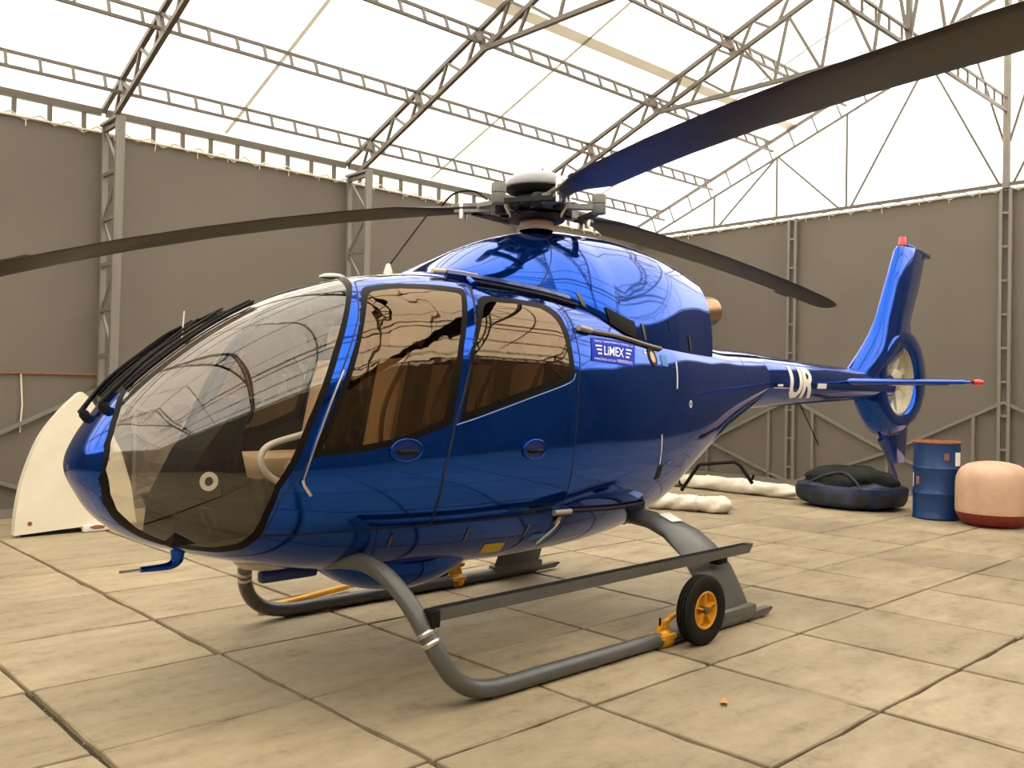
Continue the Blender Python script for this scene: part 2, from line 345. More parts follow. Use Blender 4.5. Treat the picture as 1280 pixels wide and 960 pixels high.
# roof trusses
WP=[.6,1.72,2.99,4.34,5.62]
ND=np.array([-SL,0,0]); 
nrm=1/math.hypot(1,SL); OFFW,OFFZ=SL*nrm,-nrm       # inward-normal of the slope in (wd,z)
def truss(k):
    x=frame_x[k]; T={1:'steel lattice roof truss passing behind the rotor head',2:'steel lattice roof truss rising from the column behind the cabin roof',3:'steel lattice roof truss rising from the column beside the white fin panel',4:'steel lattice roof truss over the open floor, next one ahead of the nose',5:'steel lattice roof truss farthest ahead of the nose'}[k]
    t=empty('roof_truss',(x,YC,0),T,'truss'); D=.30
    for sd in (1,-1):
        bar('top_chord',P3(x,sd,-.03,roofz(0)-.02),P3(x,sd,HW,roofz(HW)-.02),.055,.055,STEEL,t)
        lo=lambda wd:(P3(x,sd,wd+OFFW*D,roofz(wd)+OFFZ*D)); hi=lambda wd:P3(x,sd,wd,roofz(wd)-.02)
        bar('bottom_chord',lo(.30),lo(HW-.12),.055,.055,STEEL,t)
        bar('web_bar',P3(x,sd,.08,ZW),lo(.30),.05,.05,STEEL,t); bar('web_bar',P3(x,sd,.5,4.7),lo(.30),.05,.05,STEEL,t)
        ws=np.linspace(.3,HW-.1,23)
        for i in range(22):
            a,b=(hi(ws[i]),lo(ws[i+1]-.1)) if i%2 else (lo(ws[i]),hi(ws[i+1]))
            bar('web_bar',a,b,.036,.036,STEEL,t)
        for wp in WP[:4]:
            bar('node_plate',hi(wp),lo(wp),.05,.09,STEEL,t)
        tz=5.80; bar('tie_beam',P3(x,sd,3.05,tz+.03),P3(x,sd,HW,tz),.055,.055,STEEL,t)
        tw=np.linspace(3.35,HW-.1,6)
        for i in range(5):
            wt=tw[i+1]; bar('web_bar',lo((tw[i]+tw[i+1])/2+.1),P3(x,sd,tw[i]+.35,tz),.035,.035,STEEL,t); bar('web_bar',lo((tw[i]+tw[i+1])/2+.1),P3(x,sd,min(tw[i+1]+.35,HW),tz),.035,.035,STEEL,t)
    bar('king_post',(x,YC,5.78),(x,YC,roofz(HW)-.03),.06,.06,STEEL,t)
for k in range(1,NF): truss(k)
def gable_truss(x,ins,label):
    t=empty('gable_truss',(x,YC,0),label,'truss'); x=x+ins
    bar('bottom_chord',(x,YR,ZW+.06),(x,YL,ZW+.06),.05,.05,STEEL,t)
    lowz=lambda wd: roofz(wd)-.35
    for sd in (1,-1):
        bar('top_chord',P3(x,sd,-.02,roofz(0)),P3(x,sd,HW,roofz(HW)),.05,.05,STEEL,t); bar('rafter_chord',P3(x,sd,.2,lowz(.2)),P3(x,sd,HW,lowz(HW)),.035,.035,STEEL,t)
        for wd in np.arange(.45,HW,.43): bar('web_bar',P3(x,sd,wd,lowz(wd)),P3(x,sd,wd-.12,roofz(wd-.12)),.022,.022,STEEL,t)
        W=[1.81,3.12,4.42,5.73]
        for wd in W[:3]: bar('web_bar',P3(x,sd,wd,ZW+.06),P3(x,sd,wd,lowz(wd)),.03,.03,STEEL,t)
        for a,b in ((1.9,3.1),(4.3,3.14),(4.5,5.7),(6.8,5.76)): bar('web_bar',P3(x,sd,a,ZW+.06),P3(x,sd,b,lowz(b)),.03,.03,STEEL,t)
        bar('web_bar',P3(x,sd,6.85,5.35),P3(x,sd,6.35,lowz(6.35)),.03,.03,STEEL,t)
gable_truss(XG,-.06,'thin steel gable truss of verticals and diagonals above the end wall beyond the tail'); gable_truss(XF,.06,'thin steel gable truss above the end wall ahead of the nose')
# purlins: ladder beams between the trusses, and ladder beams along the eaves
BAYN=['in the bay beside the gable wall','in the bay behind the rotor head','in the bay above the cabin nose','in the bay ahead of the white fin panel','in the second bay ahead of the nose','in the bay farthest from the tail']
ROWN=['lowest','second','third','fourth','topmost']
SIDN={1:'above the far wall',-1:'above the door-side wall'}
for k in range(NF):
    xa,xb=frame_x[k+1]+.03+(.07 if k==NF-1 else 0),frame_x[k]-.03-(.07 if k==0 else 0)
    for sd in (1,-1):
        for j,wp in enumerate(WP[:4]):
            t=empty('purlin',((xa+xb)/2,P3(0,sd,wp,0)[1],roofz(wp)),'%s-row ladder purlin %s, %s'%(ROWN[j],SIDN[sd],BAYN[k]),'purlin','ladder purlins under the tent roof')
            U=lambda x:P3(x,sd,wp,roofz(wp)); Lw=lambda x:P3(x,sd,wp+OFFW*.2,roofz(wp)+OFFZ*.2)
            bar('top_chord',U(xa),U(xb),.035,.035,STEEL,t); bar('bottom_chord',Lw(xa),Lw(xb),.035,.035,STEEL,t)
            for x in np.linspace(xa+.17,xb-.17,10): bar('rung',U(x),Lw(x),.03,.03,STEEL,t)
        t=empty('eave_beam',((xa+xb)/2,P3(0,sd,0,0)[1],ZE),'eave beam with short posts %s, %s'%(SIDN[sd],BAYN[k]),'beam','eave beams along the walls')
        bar('top_chord',P3(xa,sd,.0,ZE-.045),P3(xb,sd,.0,ZE-.045),.06,.085,STEEL,t)
        for x in np.linspace(xa+.2,xb-.2,9): bar('post',P3(x,sd,.0,ZE-.05),P3(x,sd,.0,ZW-.02),.045,.045,STEEL,t)
    if k>0 or True:
        t=empty('ridge_brace',((xa+xb)/2,YC,5.8),'steel ladder beam joining the king posts %s'%BAYN[k],'beam','ladder beams along the king posts')
        bar('top_chord',(xa,YC,6.0),(xb,YC,6.0),.03,.03,STEEL,t); bar('bottom_chord',(xa,YC,5.8),(xb,YC,5.8),.04,.04,STEEL,t)
        for x in np.linspace(xa+.17,xb-.17,10): bar('rung',(x,YC,5.8),(x,YC,6.0),.025,.025,STEEL,t)

# gravel and sand crumbs lying in the wide joints
r_=np.random.RandomState(21); parts=[]
for i in range(-1,9):
    for k in range(150 if i in (0,1,2) else 45):
        y=r_.uniform(1.0,10.5) if i<3 else r_.uniform(1.0,6.0); s_=r_.uniform(.003,.009); c=np.array([1.303+SX*i+r_.normal(0,.012),y,-.026+s_])
        q=r_.normal(0,1,(4,3)); q/=np.linalg.norm(q,axis=1)[:,None]; parts.append(([c+v*s_ for v in q],[(0,1,2),(0,2,3),(0,3,1),(1,3,2)]))
V,Fc=join_geo(parts); gv=mk('joint_gravel',V,Fc,pmat('sand_crumbs',(.34,.27,.17),.9),floor,smooth=False); gv['kind']='stuff'
# ================================================================== HELICOPTER (local: X aft of the nose, y away from the door side, z up)
X0,Y0=1.30,4.36
heli=empty('helicopter',(X0,Y0,0),'metallic blue light helicopter with three drooping rotor blades on tubular skids','helicopter')
HO=np.array([X0,Y0,0])
def hw(p): return np.asarray(p,float)+HO
def pchip(xs,ys):
    xs=np.array(xs,float); ys=np.array(ys,float); h=np.diff(xs); d=np.diff(ys)/h; m=np.zeros_like(ys)
    for k in range(1,len(xs)-1):
        if d[k-1]*d[k]>0:
            w1=2*h[k]+h[k-1]; w2=h[k]+2*h[k-1]; m[k]=(w1+w2)/(w1/d[k-1]+w2/d[k])
    m[0]=d[0]; m[-1]=d[-1]
    def f(x):
        x=np.clip(np.asarray(x,float),xs[0],xs[-1]); k=np.clip(np.searchsorted(xs,x,side='right')-1,0,len(xs)-2)
        t=(x-xs[k])/h[k]; t2=t*t; t3=t2*t
        return (2*t3-3*t2+1)*ys[k]+(t3-2*t2+t)*h[k]*m[k]+(-2*t3+3*t2)*ys[k+1]+(t3-t2)*h[k]*m[k+1]
    return f
#     X    top   bottom halfw zmid  n_up n_low
ST=[(0.00,1.17,1.17,.00,1.17,2.0,2.0),(.03,1.27,1.08,.16,1.17,2.0,2.0),(.06,1.32,1.03,.225,1.17,2.0,2.0),(.12,1.405,.94,.32,1.17,2.0,2.05),
    (.20,1.505,.865,.40,1.17,2.05,2.1),(.31,1.615,.80,.475,1.18,2.1,2.1),(.46,1.735,.745,.55,1.19,2.2,2.15),(.62,1.845,.695,.61,1.19,2.3,2.2),
    (.83,1.96,.64,.665,1.21,2.45,2.25),(1.11,2.085,.58,.72,1.24,2.6,2.3),(1.50,2.195,.53,.765,1.28,2.7,2.3),(2.00,2.25,.50,.79,1.31,2.75,2.3),
    (2.50,2.25,.485,.785,1.32,2.7,2.3),(3.00,2.24,.49,.745,1.32,2.55,2.2),(3.50,2.16,.52,.675,1.34,2.6,2.1),(4.00,2.05,.635,.585,1.39,3.0,2.0),
    (4.50,1.975,.91,.485,1.47,3.0,2.0),(5.00,1.95,1.185,.39,1.57,2.5,2.0),(5.60,1.94,1.45,.285,1.67,2.0,2.0)]
PF=[pchip([math.sqrt(s[0]) for s in ST],[s[k] for s in ST]) for k in range(1,7)]
def prof(X):
    t=np.sqrt(np.clip(X,0,5.6)); return [f(t) for f in PF]
def S(X,ph,off=0.):
    X=np.asarray(X,float); ph=np.asarray(ph,float)
    zt,zb,wd,zc,nu,nl=prof(X); c,s=np.cos(ph),np.sin(ph); n=np.where(s>=0,nu,nl); hh=np.where(s>=0,zt-zc,zc-zb)
    r=(np.abs(c)**n+np.abs(s)**n)**(-1/n)
    return np.stack([X+0*ph,-(wd+off)*r*c,zc+(hh+off)*r*s],-1)
def Snrm(X,ph):
    e=1e-3; a=S(X+e,ph)-S(np.maximum(X-e,1e-5),ph); b=S(X,ph+e)-S(X,ph-e); n=np.cross(a,b); n=n/np.linalg.norm(n,axis=-1,keepdims=True)
    c=S(X,ph)-np.stack([X+0*ph,0*ph,prof(X)[3]+0*ph],-1); return n*np.sign((n*c).sum(-1,keepdims=True))
def So(X,ph,off): return S(X,ph)+Snrm(np.asarray(X,float),np.asarray(ph,float))*off
def chaikin(P,it=2,d=.05):
    """round the corners of a closed outline, within d of each corner"""
    P=np.asarray(P,float); Q=[]
    for p,q in zip(P,np.roll(P,-1,0)):
        L=np.linalg.norm(q-p); Q.append(p)
        if L>2.4*d: Q+=[p+(q-p)*d/L,q-(q-p)*d/L]
    P=np.array(Q)
    for _ in range(it):
        Q=np.roll(P,-1,0); P=np.stack([.75*P+.25*Q,.25*P+.75*Q],1).reshape(-1,2)
    return P
WS_OUT=[(0.191,1.393),(0.123,0.99),(0.085,0.632),(0.063,-0.266),(0.091,-0.849),(0.143,-1.07),(0.245,-1.176),(0.356,-1.216),(0.478,-1.164),(0.583,-1.079),(0.671,-0.918),(0.707,-0.706),(0.709,-0.481),(0.735,-0.229),(0.785,-0.077),(0.884,0.222),(1.037,0.578),(1.205,0.93),(1.289,1.106),(1.36,1.329),(1.42,1.53),(1.0,1.53),(.6,1.515),(.3,1.49)]
WS_IN=[(0.208,1.30),(0.14,0.91),(0.105,0.60),(0.081,0.019),(0.104,-0.53),(0.14,-0.80),(0.228,-0.975),(0.348,-1.06),(0.468,-1.035),(0.554,-0.97),(0.633,-0.83),(0.668,-0.645),(0.680,-0.434),(0.710,-0.189),(0.759,-0.039),(0.856,0.244),(1.006,0.594),(1.155,0.89),(1.238,1.073),(1.30,1.30),(1.365,1.505),(1.0,1.505),(.6,1.485),(.3,1.44)]
FW_OUT=[(1.28,0.985),(1.325,1.05),(1.54,1.025),(1.761,0.965),(1.915,0.92),(1.895,0.845),(1.75,0.51),(1.635,0.083),(1.357,0.012),(1.101,-0.002),(0.865,0.010),(0.959,0.241),(1.077,0.511),(1.164,0.696)]
FW_IN=[(1.295,0.925),(1.333,0.972),(1.507,0.96),(1.728,0.905),(1.865,0.862),(1.837,0.802),(1.714,0.513),(1.592,0.125),(1.357,0.052),(1.1,0.038),(0.918,0.047),(0.994,0.233),(1.109,0.502),(1.189,0.688)]
RW_OUT=[(1.955,0.815),(2.028,0.862),(2.297,0.866),(2.515,0.855),(2.606,0.77),(2.612,0.642),(2.60,0.476),(2.595,0.36),(2.526,0.305),(2.188,0.212),(1.852,0.126),(1.69,0.09),(1.787,0.477)]
RW_IN=[(1.977,0.763),(2.041,0.81),(2.266,0.815),(2.46,0.797),(2.543,0.73),(2.557,0.62),(2.554,0.468),(2.546,0.376),(2.492,0.340),(2.164,0.255),(1.852,0.171),(1.727,0.142),(1.813,0.474)]
FD=[(1.332,1.172),(1.643,1.196),(1.846,1.091),(1.995,0.975),(1.932,0.833),(1.656,0.092),(1.600,-0.197),(1.583,-0.592),(1.097,-0.611),(0.71,-0.685),(0.742,-0.322),(0.841,-0.058),(1.039,0.484),(1.195,0.792)]
RD=[(2.0,0.975),(2.12,0.955),(2.377,0.955),(2.605,0.925),(2.69,0.817),(2.677,0.655),(2.659,0.448),(2.615,0.296),(2.575,-0.121),(2.577,-0.486),(2.567,-0.583),(2.045,-0.591),(1.590,-0.592),(1.607,-0.197),(1.664,0.092),(1.938,.833)]
def sdist(P,poly):
    a=poly; b=np.roll(poly,-1,0); best=np.full(len(P),1e9); near=np.zeros_like(P); ins=np.zeros(len(P),bool)
    for p,q in zip(a,b):
        d=q-p; t=np.clip(((P-p)@d)/(d@d+1e-12),0,1); c=p+t[:,None]*d; dd=((P-c)**2).sum(1); m=dd<best; best[m]=dd[m]; near[m]=c[m]
        k=((p[1]>P[:,1])!=(q[1]>P[:,1])); xx=p[0]+(P[:,1]-p[1])*(q[0]-p[0])/(q[1]-p[1]+1e-15); ins^=k&(P[:,0]<xx)
    return np.where(ins,1,-1)*np.sqrt(best),near
def build_shell():
    tg=np.concatenate([np.linspace(.012,math.sqrt(.30),48)**2,np.arange(.312,2.86,.012),np.arange(2.88,5.61,.04)]); nx=len(tg)
    NP=360; dph=2*PI/NP; ph=-PI/2+dph*np.arange(NP)
    XX,PP=np.meshgrid(tg,ph,indexing='ij'); G=np.stack([XX.ravel(),PP.ravel()],1); SC=np.array([1.,.69])
    names=['wsi','wso','fwi','fwo','rwi','rwo','fd','rd']; polys=dict(wsi=chaikin(WS_IN),wso=chaikin(WS_OUT),fwi=chaikin(FW_IN),fwo=chaikin(FW_OUT),rwi=chaikin(RW_IN),rwo=chaikin(RW_OUT),fd=chaikin(FD,1),rd=chaikin(RD,1))
    snapped=np.zeros(len(G),bool); side=np.zeros(len(G),int); on={}
    G2=G.copy()
    for mir in (0,1):
        for nm in names:
            po=polys[nm].copy()
            if mir: po[:,1]=PI-po[:,1]
            lo,hi=po.min(0)-.05,po.max(0)+.05; idx=np.where((G2[:,0]>lo[0])&(G2[:,0]<hi[0])&(G2[:,1]>lo[1])&(G2[:,1]<hi[1]))[0]
            sd,nr=sdist(G2[idx]*SC,po*SC); cell=np.where(G[idx,0]<.3,.007,.0062)
            mv=(np.abs(sd)<cell)&~snapped[idx]; G2[idx[mv]]=nr[mv]/SC; snapped[idx[mv]]=True
            on[(nm,mir)]=set(idx[mv].tolist())
    V=S(G2[:,0],G2[:,1]); base=len(V); V=np.vstack([V,[[0.,0,1.17]],[[5.6,0,1.69]]])
    F=[]
    for i in range(nx-1):
        for j in range(NP): F.append((i*NP+j,i*NP+(j+1)%NP,(i+1)*NP+(j+1)%NP,(i+1)*NP+j))
    F=np.array(F); 
    # split quads crossed on the diagonal
    S_=snapped[F]; d1=S_[:,0]&S_[:,2]&~S_[:,1]&~S_[:,3]; d2=S_[:,1]&S_[:,3]&~S_[:,0]&~S_[:,2]
    T=[tuple(f) for f in F[~(d1|d2)]]
    for f in F[d1]: T+= [(f[0],f[1],f[2]),(f[0],f[2],f[3])]
    for f in F[d2]: T+= [(f[1],f[2],f[3]),(f[1],f[3],f[0])]
    # classify by centroid in parameter space (unwrap the seam at the bottom)
    C=np.empty((len(T),2))
    for n,f in enumerate(T):
        q=G2[list(f)]; p=q[:,1].copy()
        if p.max()-p.min()>PI: p=np.where(p>PI/2,p-2*PI,p)
        C[n]=q[:,0].mean(),p.mean()
    reg=np.full(len(T),'shell',dtype=object)
    for mir in (0,1):
        for nm in ['fd','rd','rwo','rwi','fwo','fwi','wso','wsi']:
            po=polys[nm].copy()
            if mir: po[:,1]=PI-po[:,1]
            lo,hi=po.min(0)-.02,po.max(0)+.02; idx=np.where((C[:,0]>lo[0])&(C[:,0]<hi[0])&(C[:,1]>lo[1])&(C[:,1]<hi[1]))[0]
            sd,_=sdist(C[idx]*SC,po*SC); reg[idx[sd>0]]=nm+str(mir)
    # centre post of the windshield and dark roof glazing above the cabin
    m=(reg=='shell')&(C[:,0]>.21)&(C[:,0]<1.43)&(np.abs(C[:,1]-PI/2)<.16); reg[m]='post'
    m=(reg=='shell')&(C[:,0]>1.30)&(C[:,0]<2.02)&(np.abs(C[:,1]-PI/2)<(PI/2-1.225)); reg[m]='roof'
    T+= [(j,(j+1)%NP,base) for j in range(NP)]; reg=np.concatenate([reg,np.full(NP,'shell',dtype=object)])
    C=np.vstack([C,np.zeros((NP,2))])
    return V,T,reg,C
SV,SF,SREG,SC_=build_shell()
_f=SF[len(SF)//2]; _n=np.cross(SV[_f[1]]-SV[_f[0]],SV[_f[2]]-SV[_f[0]]); _c=SV[list(_f)].mean(0)-np.array([SV[_f[0]][0],0,1.3])
if _n@_c<0: SF=[tuple(reversed(f)) for f in SF]
def sub(name,mask,mat,parent,off=0.):
    idx=np.where(mask)[0]; used=np.unique(np.concatenate([np.array(SF[i]) for i in idx])); mp={int(v):k for k,v in enumerate(used)}
    V=SV[used]; 
    if off:
        n=Vn[used]; V=V+n*off
    return mk(name,hw(V),[tuple(mp[int(v)] for v in SF[i]) for i in idx],mat,parent)
# vertex normals of the whole hull, for the cabin lining
Vn=np.zeros_like(SV)
for f in SF:
    a,b,c=SV[f[0]],SV[f[1]],SV[f[2]]; n=np.cross(b-a,c-a); Vn[list(f)]+=n
Vn/=np.linalg.norm(Vn,axis=1)[:,None]+1e-12
cen=np.stack([SV[:,0],0*SV[:,0],np.array(prof(SV[:,0])[3])],1); sg=np.sign(((SV-cen)*Vn).sum(1)); Vn*=np.where(sg==0,1,sg)[:,None]
shell=sub('fuselage_shell',SREG=='shell',BLUE,heli)
sub('roof_panel',SREG=='roof',ROOFGL,heli); sub('windshield_post',SREG=='post',GLOSSBLACK,heli)
doors={}
for mir in (0,1):
    ws=sub('windshield_pane',SREG=='wsi%d'%mir,GLASS,heli); sub('windshield_surround',SREG=='wso%d'%mir,GLOSSBLACK,ws)
    d=sub('front_door',SREG=='fd%d'%mir,BLUE,heli); sub('window_pane',SREG=='fwi%d'%mir,FGLASS,d); sub('window_surround',SREG=='fwo%d'%mir,GLOSSBLACK,d)
    e=sub('sliding_door',SREG=='rd%d'%mir,BLUE,heli); sub('window_pane',SREG=='rwi%d'%mir,DGLASS,e); sub('window_surround',SREG=='rwo%d'%mir,GLOSSBLACK,e)
    doors[mir]=(d,e)
lin=np.isin(SREG.astype(str),['shell','fd0','fd1','rd0','rd1','roof','post'])&(SC_[:,0]<3.0)&(SC_[:,0]>.08)
sub('cabin_lining',lin,LINING,heli,off=-.022)
def ribbon(name,pts,wd,mat,parent,off=.0015,closed=False,per=6,mir=False,curve=True):
    P=np.asarray(pts,float)
    if mir: P=P.copy(); P[:,1]=PI-P[:,1]
    if closed: P=chaikin(P,2); P=np.vstack([P,P[:1]])
    else: P=spline(np.c_[P,0*P[:,0]],per)[:,:2] if curve and len(P)>2 else np.stack([np.linspace(P[0][k],P[-1][k],per*3) for k in (0,1)],1) if len(P)==2 else P
    Q=S(P[:,0],P[:,1]); nn=Snrm(P[:,0],P[:,1]); T=np.gradient(Q,axis=0); T/=np.linalg.norm(T,axis=1)[:,None]+1e-9
    B=np.cross(nn,T); B/=np.linalg.norm(B,axis=1)[:,None]; n=len(Q)
    V=np.vstack([Q+nn*off-B*wd/2,Q+nn*off+B*wd/2]); return mk(name,hw(V),[(i,i+1,n+i+1,n+i) for i in range(n-1)],mat,parent)
for mir in (0,1):
    d,e=doors[mir]
    ribbon('door_gap',FD,.007,SEAM,d,closed=True,mir=mir); ribbon('door_gap',RD,.007,SEAM,e,closed=True,mir=mir)
    ribbon('bright_edge',[(2.598,.36),(2.53,.300),(2.188,.206),(1.852,.120),(1.67,.082)],.006,pmat('bright_edge%d'%mir,(.25,.4,.75),.3) if mir==0 else MATS['bright_edge0'],e,off=.003,mir=mir)
    ribbon('belly_gap',[(.72,-.70),(1.097,-.622),(1.588,-.603),(2.045,-.602),(2.567,-.594),(3.0,-.64),(3.6,-.75)],.006,SEAM,shell,mir=mir)
    ribbon('belly_gap',[(1.277,-.61),(1.31,-.75),(1.345,-.90)],.006,SEAM,shell,mir=mir); ribbon('belly_gap',[(2.657,-.581),(2.678,-.779),(2.64,-1.03)],.006,SEAM,shell,mir=mir)
    ribbon('hull_joint',[(5.12,1.45),(5.12,.69),(5.11,.24),(5.12,-.3),(5.13,-1.45)],.006,SEAM,shell,mir=mir)
# ---- engine cowling
CT=[(1.86,2.24),(1.95,2.285),(2.1,2.36),(2.3,2.455),(2.6,2.565),(2.95,2.645),(3.25,2.68),(3.55,2.68),(3.95,2.645),(4.3,2.58),(4.55,2.505)]
ct=pchip([c[0] for c in CT],[c[1] for c in CT]); ckf=pchip([1.86,2.1,2.5,2.8,3.0,3.3,3.6,4.0,4.6],[2.238,2.222,2.195,2.15,2.06,1.935,1.885,1.86,1.845])
def bodyw(X,z):
    zt,zb,wd,zc,nu,nl=prof(X); q=np.clip((z-zc)/(zt-zc),0,.999); return wd*(1-q**nu)**(1/nu)
def CS(X,ph,off=0.):
    """cowling: ph 0 = foot of the door side, pi/2 = top; its foot lies flush on the hull"""
    X=np.asarray(X,float); ph=np.asarray(ph,float); zb=ckf(X); hh=ct(X)-zb+off; wd=bodyw(X,zb)+.006+off
    c,s=np.cos(ph),np.sin(ph); n=np.interp(X,[1.86,2.3,2.8,3.3,3.9,4.55],[1.95,1.6,1.55,1.65,2.1,2.5]); r=(np.abs(c)**n+np.abs(s)**n)**(-1/n)
    z=zb+hh*r*s
    return np.stack([X+0*ph,-wd*r*c,z],-1)
xs=np.concatenate([1.86+(np.linspace(0,1,14)**2)*.3,np.linspace(2.2,4.55,56)]); phs=np.linspace(0,PI,73)
A,B=np.meshgrid(xs,phs,indexing='ij'); CV=CS(A.ravel(),B.ravel()); n2=len(phs)
CFc=[(i*n2+j,(i+1)*n2+j,(i+1)*n2+j+1,i*n2+j+1) for i in range(len(xs)-1) for j in range(n2-1)]
cowl=mk('engine_cowling',hw(CV),CFc+[tuple((len(xs)-1)*n2+j for j in range(n2))],BLUE,heli,sharp=50)
def cribbon(name,pts,wd,mat,parent,off=.002):
    P=spline(np.c_[np.asarray(pts,float),np.zeros(len(pts))],8)[:,:2] if len(pts)>2 else np.stack([np.linspace(pts[0][k],pts[1][k],24) for k in (0,1)],1)
    Q=CS(P[:,0],P[:,1]); e=1e-3; a=CS(P[:,0]+e,P[:,1])-CS(P[:,0]-e,P[:,1]); b=CS(P[:,0],P[:,1]+e)-CS(P[:,0],P[:,1]-e); nn=np.cross(b,a); nn/=np.linalg.norm(nn,axis=1)[:,None]
    nn*=np.sign((nn*(Q-np.stack([Q[:,0],0*Q[:,0],0*Q[:,0]+1.8],1))).sum(1))[:,None]
    T=np.gradient(Q,axis=0); T/=np.linalg.norm(T,axis=1)[:,None]; Bv=np.cross(nn,T); n=len(Q)
    V=np.vstack([Q+nn*off-Bv*wd/2,Q+nn*off+Bv*wd/2]); return mk(name,hw(V),[(i,i+1,n+i+1,n+i) for i in range(n-1)],mat,parent)
cribbon('cowl_gap',[(2.62,.06),(2.80,.6),(2.92,1.15),(2.97,1.5)],.006,SEAM,cowl); cribbon('cowl_gap',[(2.95,1.15),(3.02,1.20),(3.3,1.12),(3.8,1.02),(4.2,.97),(4.54,.93)],.006,SEAM,cowl)
# exhaust
tube('exhaust_pipe',[hw(q) for q in ((4.45,-.02,2.20),(4.7,-.03,2.22),(4.95,-.04,2.24),(5.04,-.04,2.25))],[.135,.135,.13,.12],EXH,heli,24); lathe('exhaust_mouth',[(0,0),(.115,0),(.115,.004),(0,.004)],hw((5.043,-.04,2.25)),BLACK,heli,axis=(1,0,.1),seg=24)
# ---- tail boom
def boomr(X): return np.interp(X,[5.2,5.7,6.65,7.75,8.3],[.262,.25,.208,.165,.15])
BZ=1.675
bx=np.linspace(5.36,8.45,40); boom=tube('tail_boom',[hw((x,0,BZ)) for x in bx],[boomr(x) for x in bx],BLUE,heli,40)
# ---- fan-in-fin tail
FX,FZ,FR=8.65,1.745,.385
def shroud():
    na=72; rings=[]
    for k in range(na):
        a=2*PI*k/na; c,s=math.cos(a),math.sin(a)
        ro=np.interp(a,[0,.6,1.1,1.6,2.2,2.8,PI,3.5,4.0,4.71,5.3,5.8,2*PI],[.82,.77,.67,.60,.58,.62,.72,.80,.72,.63,.64,.75,.82])
        ri=FR
        pr=[(ri,0.),(ri,.10),(ri+.012,.128),(ri+.04,.142),(ri+.10,.145),(ri+(ro-ri)*.55,.135),(ri+(ro-ri)*.8,.10),(ri+(ro-ri)*.95,.05),(ro,0.)]
        loop=[(FX+r*c,-t,FZ+r*s) for r,t in pr]+[(FX+r*c,t,FZ+r*s) for r,t in reversed(pr[1:-1])]
        rings.append(loop)
    m=len(rings[0]); V=[hw(p) for r in rings for p in r]; Fc=[(i*m+j,i*m+(j+1)%m,((i+1)%na)*m+(j+1)%m,((i+1)%na)*m+j) for i in range(na) for j in range(m)]
    return V,Fc
V,Fc=shroud(); shr=mk('fan_shroud',V,Fc,BLUE,heli,sharp=60)
V,Fc=lathe_geo([(FR-.002,-.10),(FR-.002,.10),(FR-.008,.10),(FR-.008,-.10),(FR-.002,-.10)],hw((FX,0,FZ)),(0,1,0),56); mk('duct_liner',V,Fc,FENW,shr)
lathe('fan_hub',[(.0,-.10),(.05,-.098),(.10,-.085),(.125,-.06),(.13,0),(.13,.09),(.0,.09)],hw((FX,0,FZ)),FENW,shr,(0,1,0),28)
for k in range(8):
    a=2*PI*k/8+.35; c,s=math.cos(a),math.sin(a); rad=np.array([c,0,s]); tan=np.array([-s,0,c]); V=[]
    for r,ch in ((.12,.026),(.22,.03),(.365,.028)):
        tw=.9-.9*(r-.12); 
        for q in (-1,1):
            for th in (-.006,.006): V.append(hw(np.array([FX,0,FZ])+rad*r+tan*(q*ch*math.cos(tw))+np.array([0,q*ch*math.sin(tw)+th-.01,0])))
    Fc=[]
    for i in (0,1): b=4*i; Fc+=[(b,b+2,b+6,b+4),(b+1,b+5,b+7,b+3),(b,b+4,b+5,b+1),(b+2,b+3,b+7,b+6)]
    mk('fan_blade',V,Fc+[(8,10,11,9)],FENW,shr,smooth=False)
for a in (.2,2.3,4.4):
    bar('stator_strut',hw((FX+.12*math.cos(a),.06,FZ+.12*math.sin(a))),hw((FX+.38*math.cos(a),.06,FZ+.38*math.sin(a))),.05,.03,FENW,shr,up=(0,1,0))
def fin_loft(name,secs,mat,parent):
    """secs: (z, x_lead, x_trail, half-thickness, y); wedge-nosed sections with a crease ahead of mid chord"""
    prof_=[(0,0),(.015,.26),(.06,.48),(.15,.68),(.28,.86),(.40,.97),(.44,1.0),(.48,.985),(.70,.72),(.97,.30),(1.0,.22)]
    V=[];m=2*len(prof_)-1
    for z,xl,xt,th,yy in secs:
        V+=[hw((xl+(xt-xl)*a,yy-th*b,z)) for a,b in prof_]+[hw((xl+(xt-xl)*a,yy+th*b,z)) for a,b in prof_[:0:-1]]
    Fc=[(i*m+j,i*m+(j+1)%m,(i+1)*m+(j+1)%m,(i+1)*m+j) for i in range(len(secs)-1) for j in range(m)]+[tuple(range(m-1,-1,-1)),tuple((len(secs)-1)*m+j for j in range(m))]
    return mk(name,V,Fc,mat,parent,sharp=40)
fin=fin_loft('vertical_fin',[(1.70,7.50,8.3,.14,0),(1.84,7.66,8.5,.15,0),(1.98,7.85,8.75,.155,0),(2.10,8.0,9.0,.15,0),(2.25,8.16,9.12,.135,0),(2.42,8.30,9.10,.12,0),(2.87,8.54,9.36,.10,0),(3.22,8.73,9.50,.085,0),(3.28,8.80,9.53,.06,0)],BLUE,heli)
box('fin_tip_cap',hw((9.30,0,3.265)),(.62,.10,.05),BLUE,fin,rot=(0,.10,0),bev=.015)
lathe('beacon',[(.045,0),(.048,.01),(.042,.03),(.042,.085),(.03,.105),(0,.11)],hw((8.92,0,3.29)),RED,fin,seg=18)
fin_loft('ventral_fin',[(.80,8.62,9.02,.03,0),(.92,8.52,9.06,.04,0),(1.15,8.35,9.08,.06,0),(1.35,8.2,9.1,.08,0)],BLUE,heli)
tube('tail_skid',[hw(q) for q in ((8.36,-.02,1.08),(8.6,-.02,.85),(8.80,-.02,.63))],[.03,.028,.02],DKBLUE,heli,10)
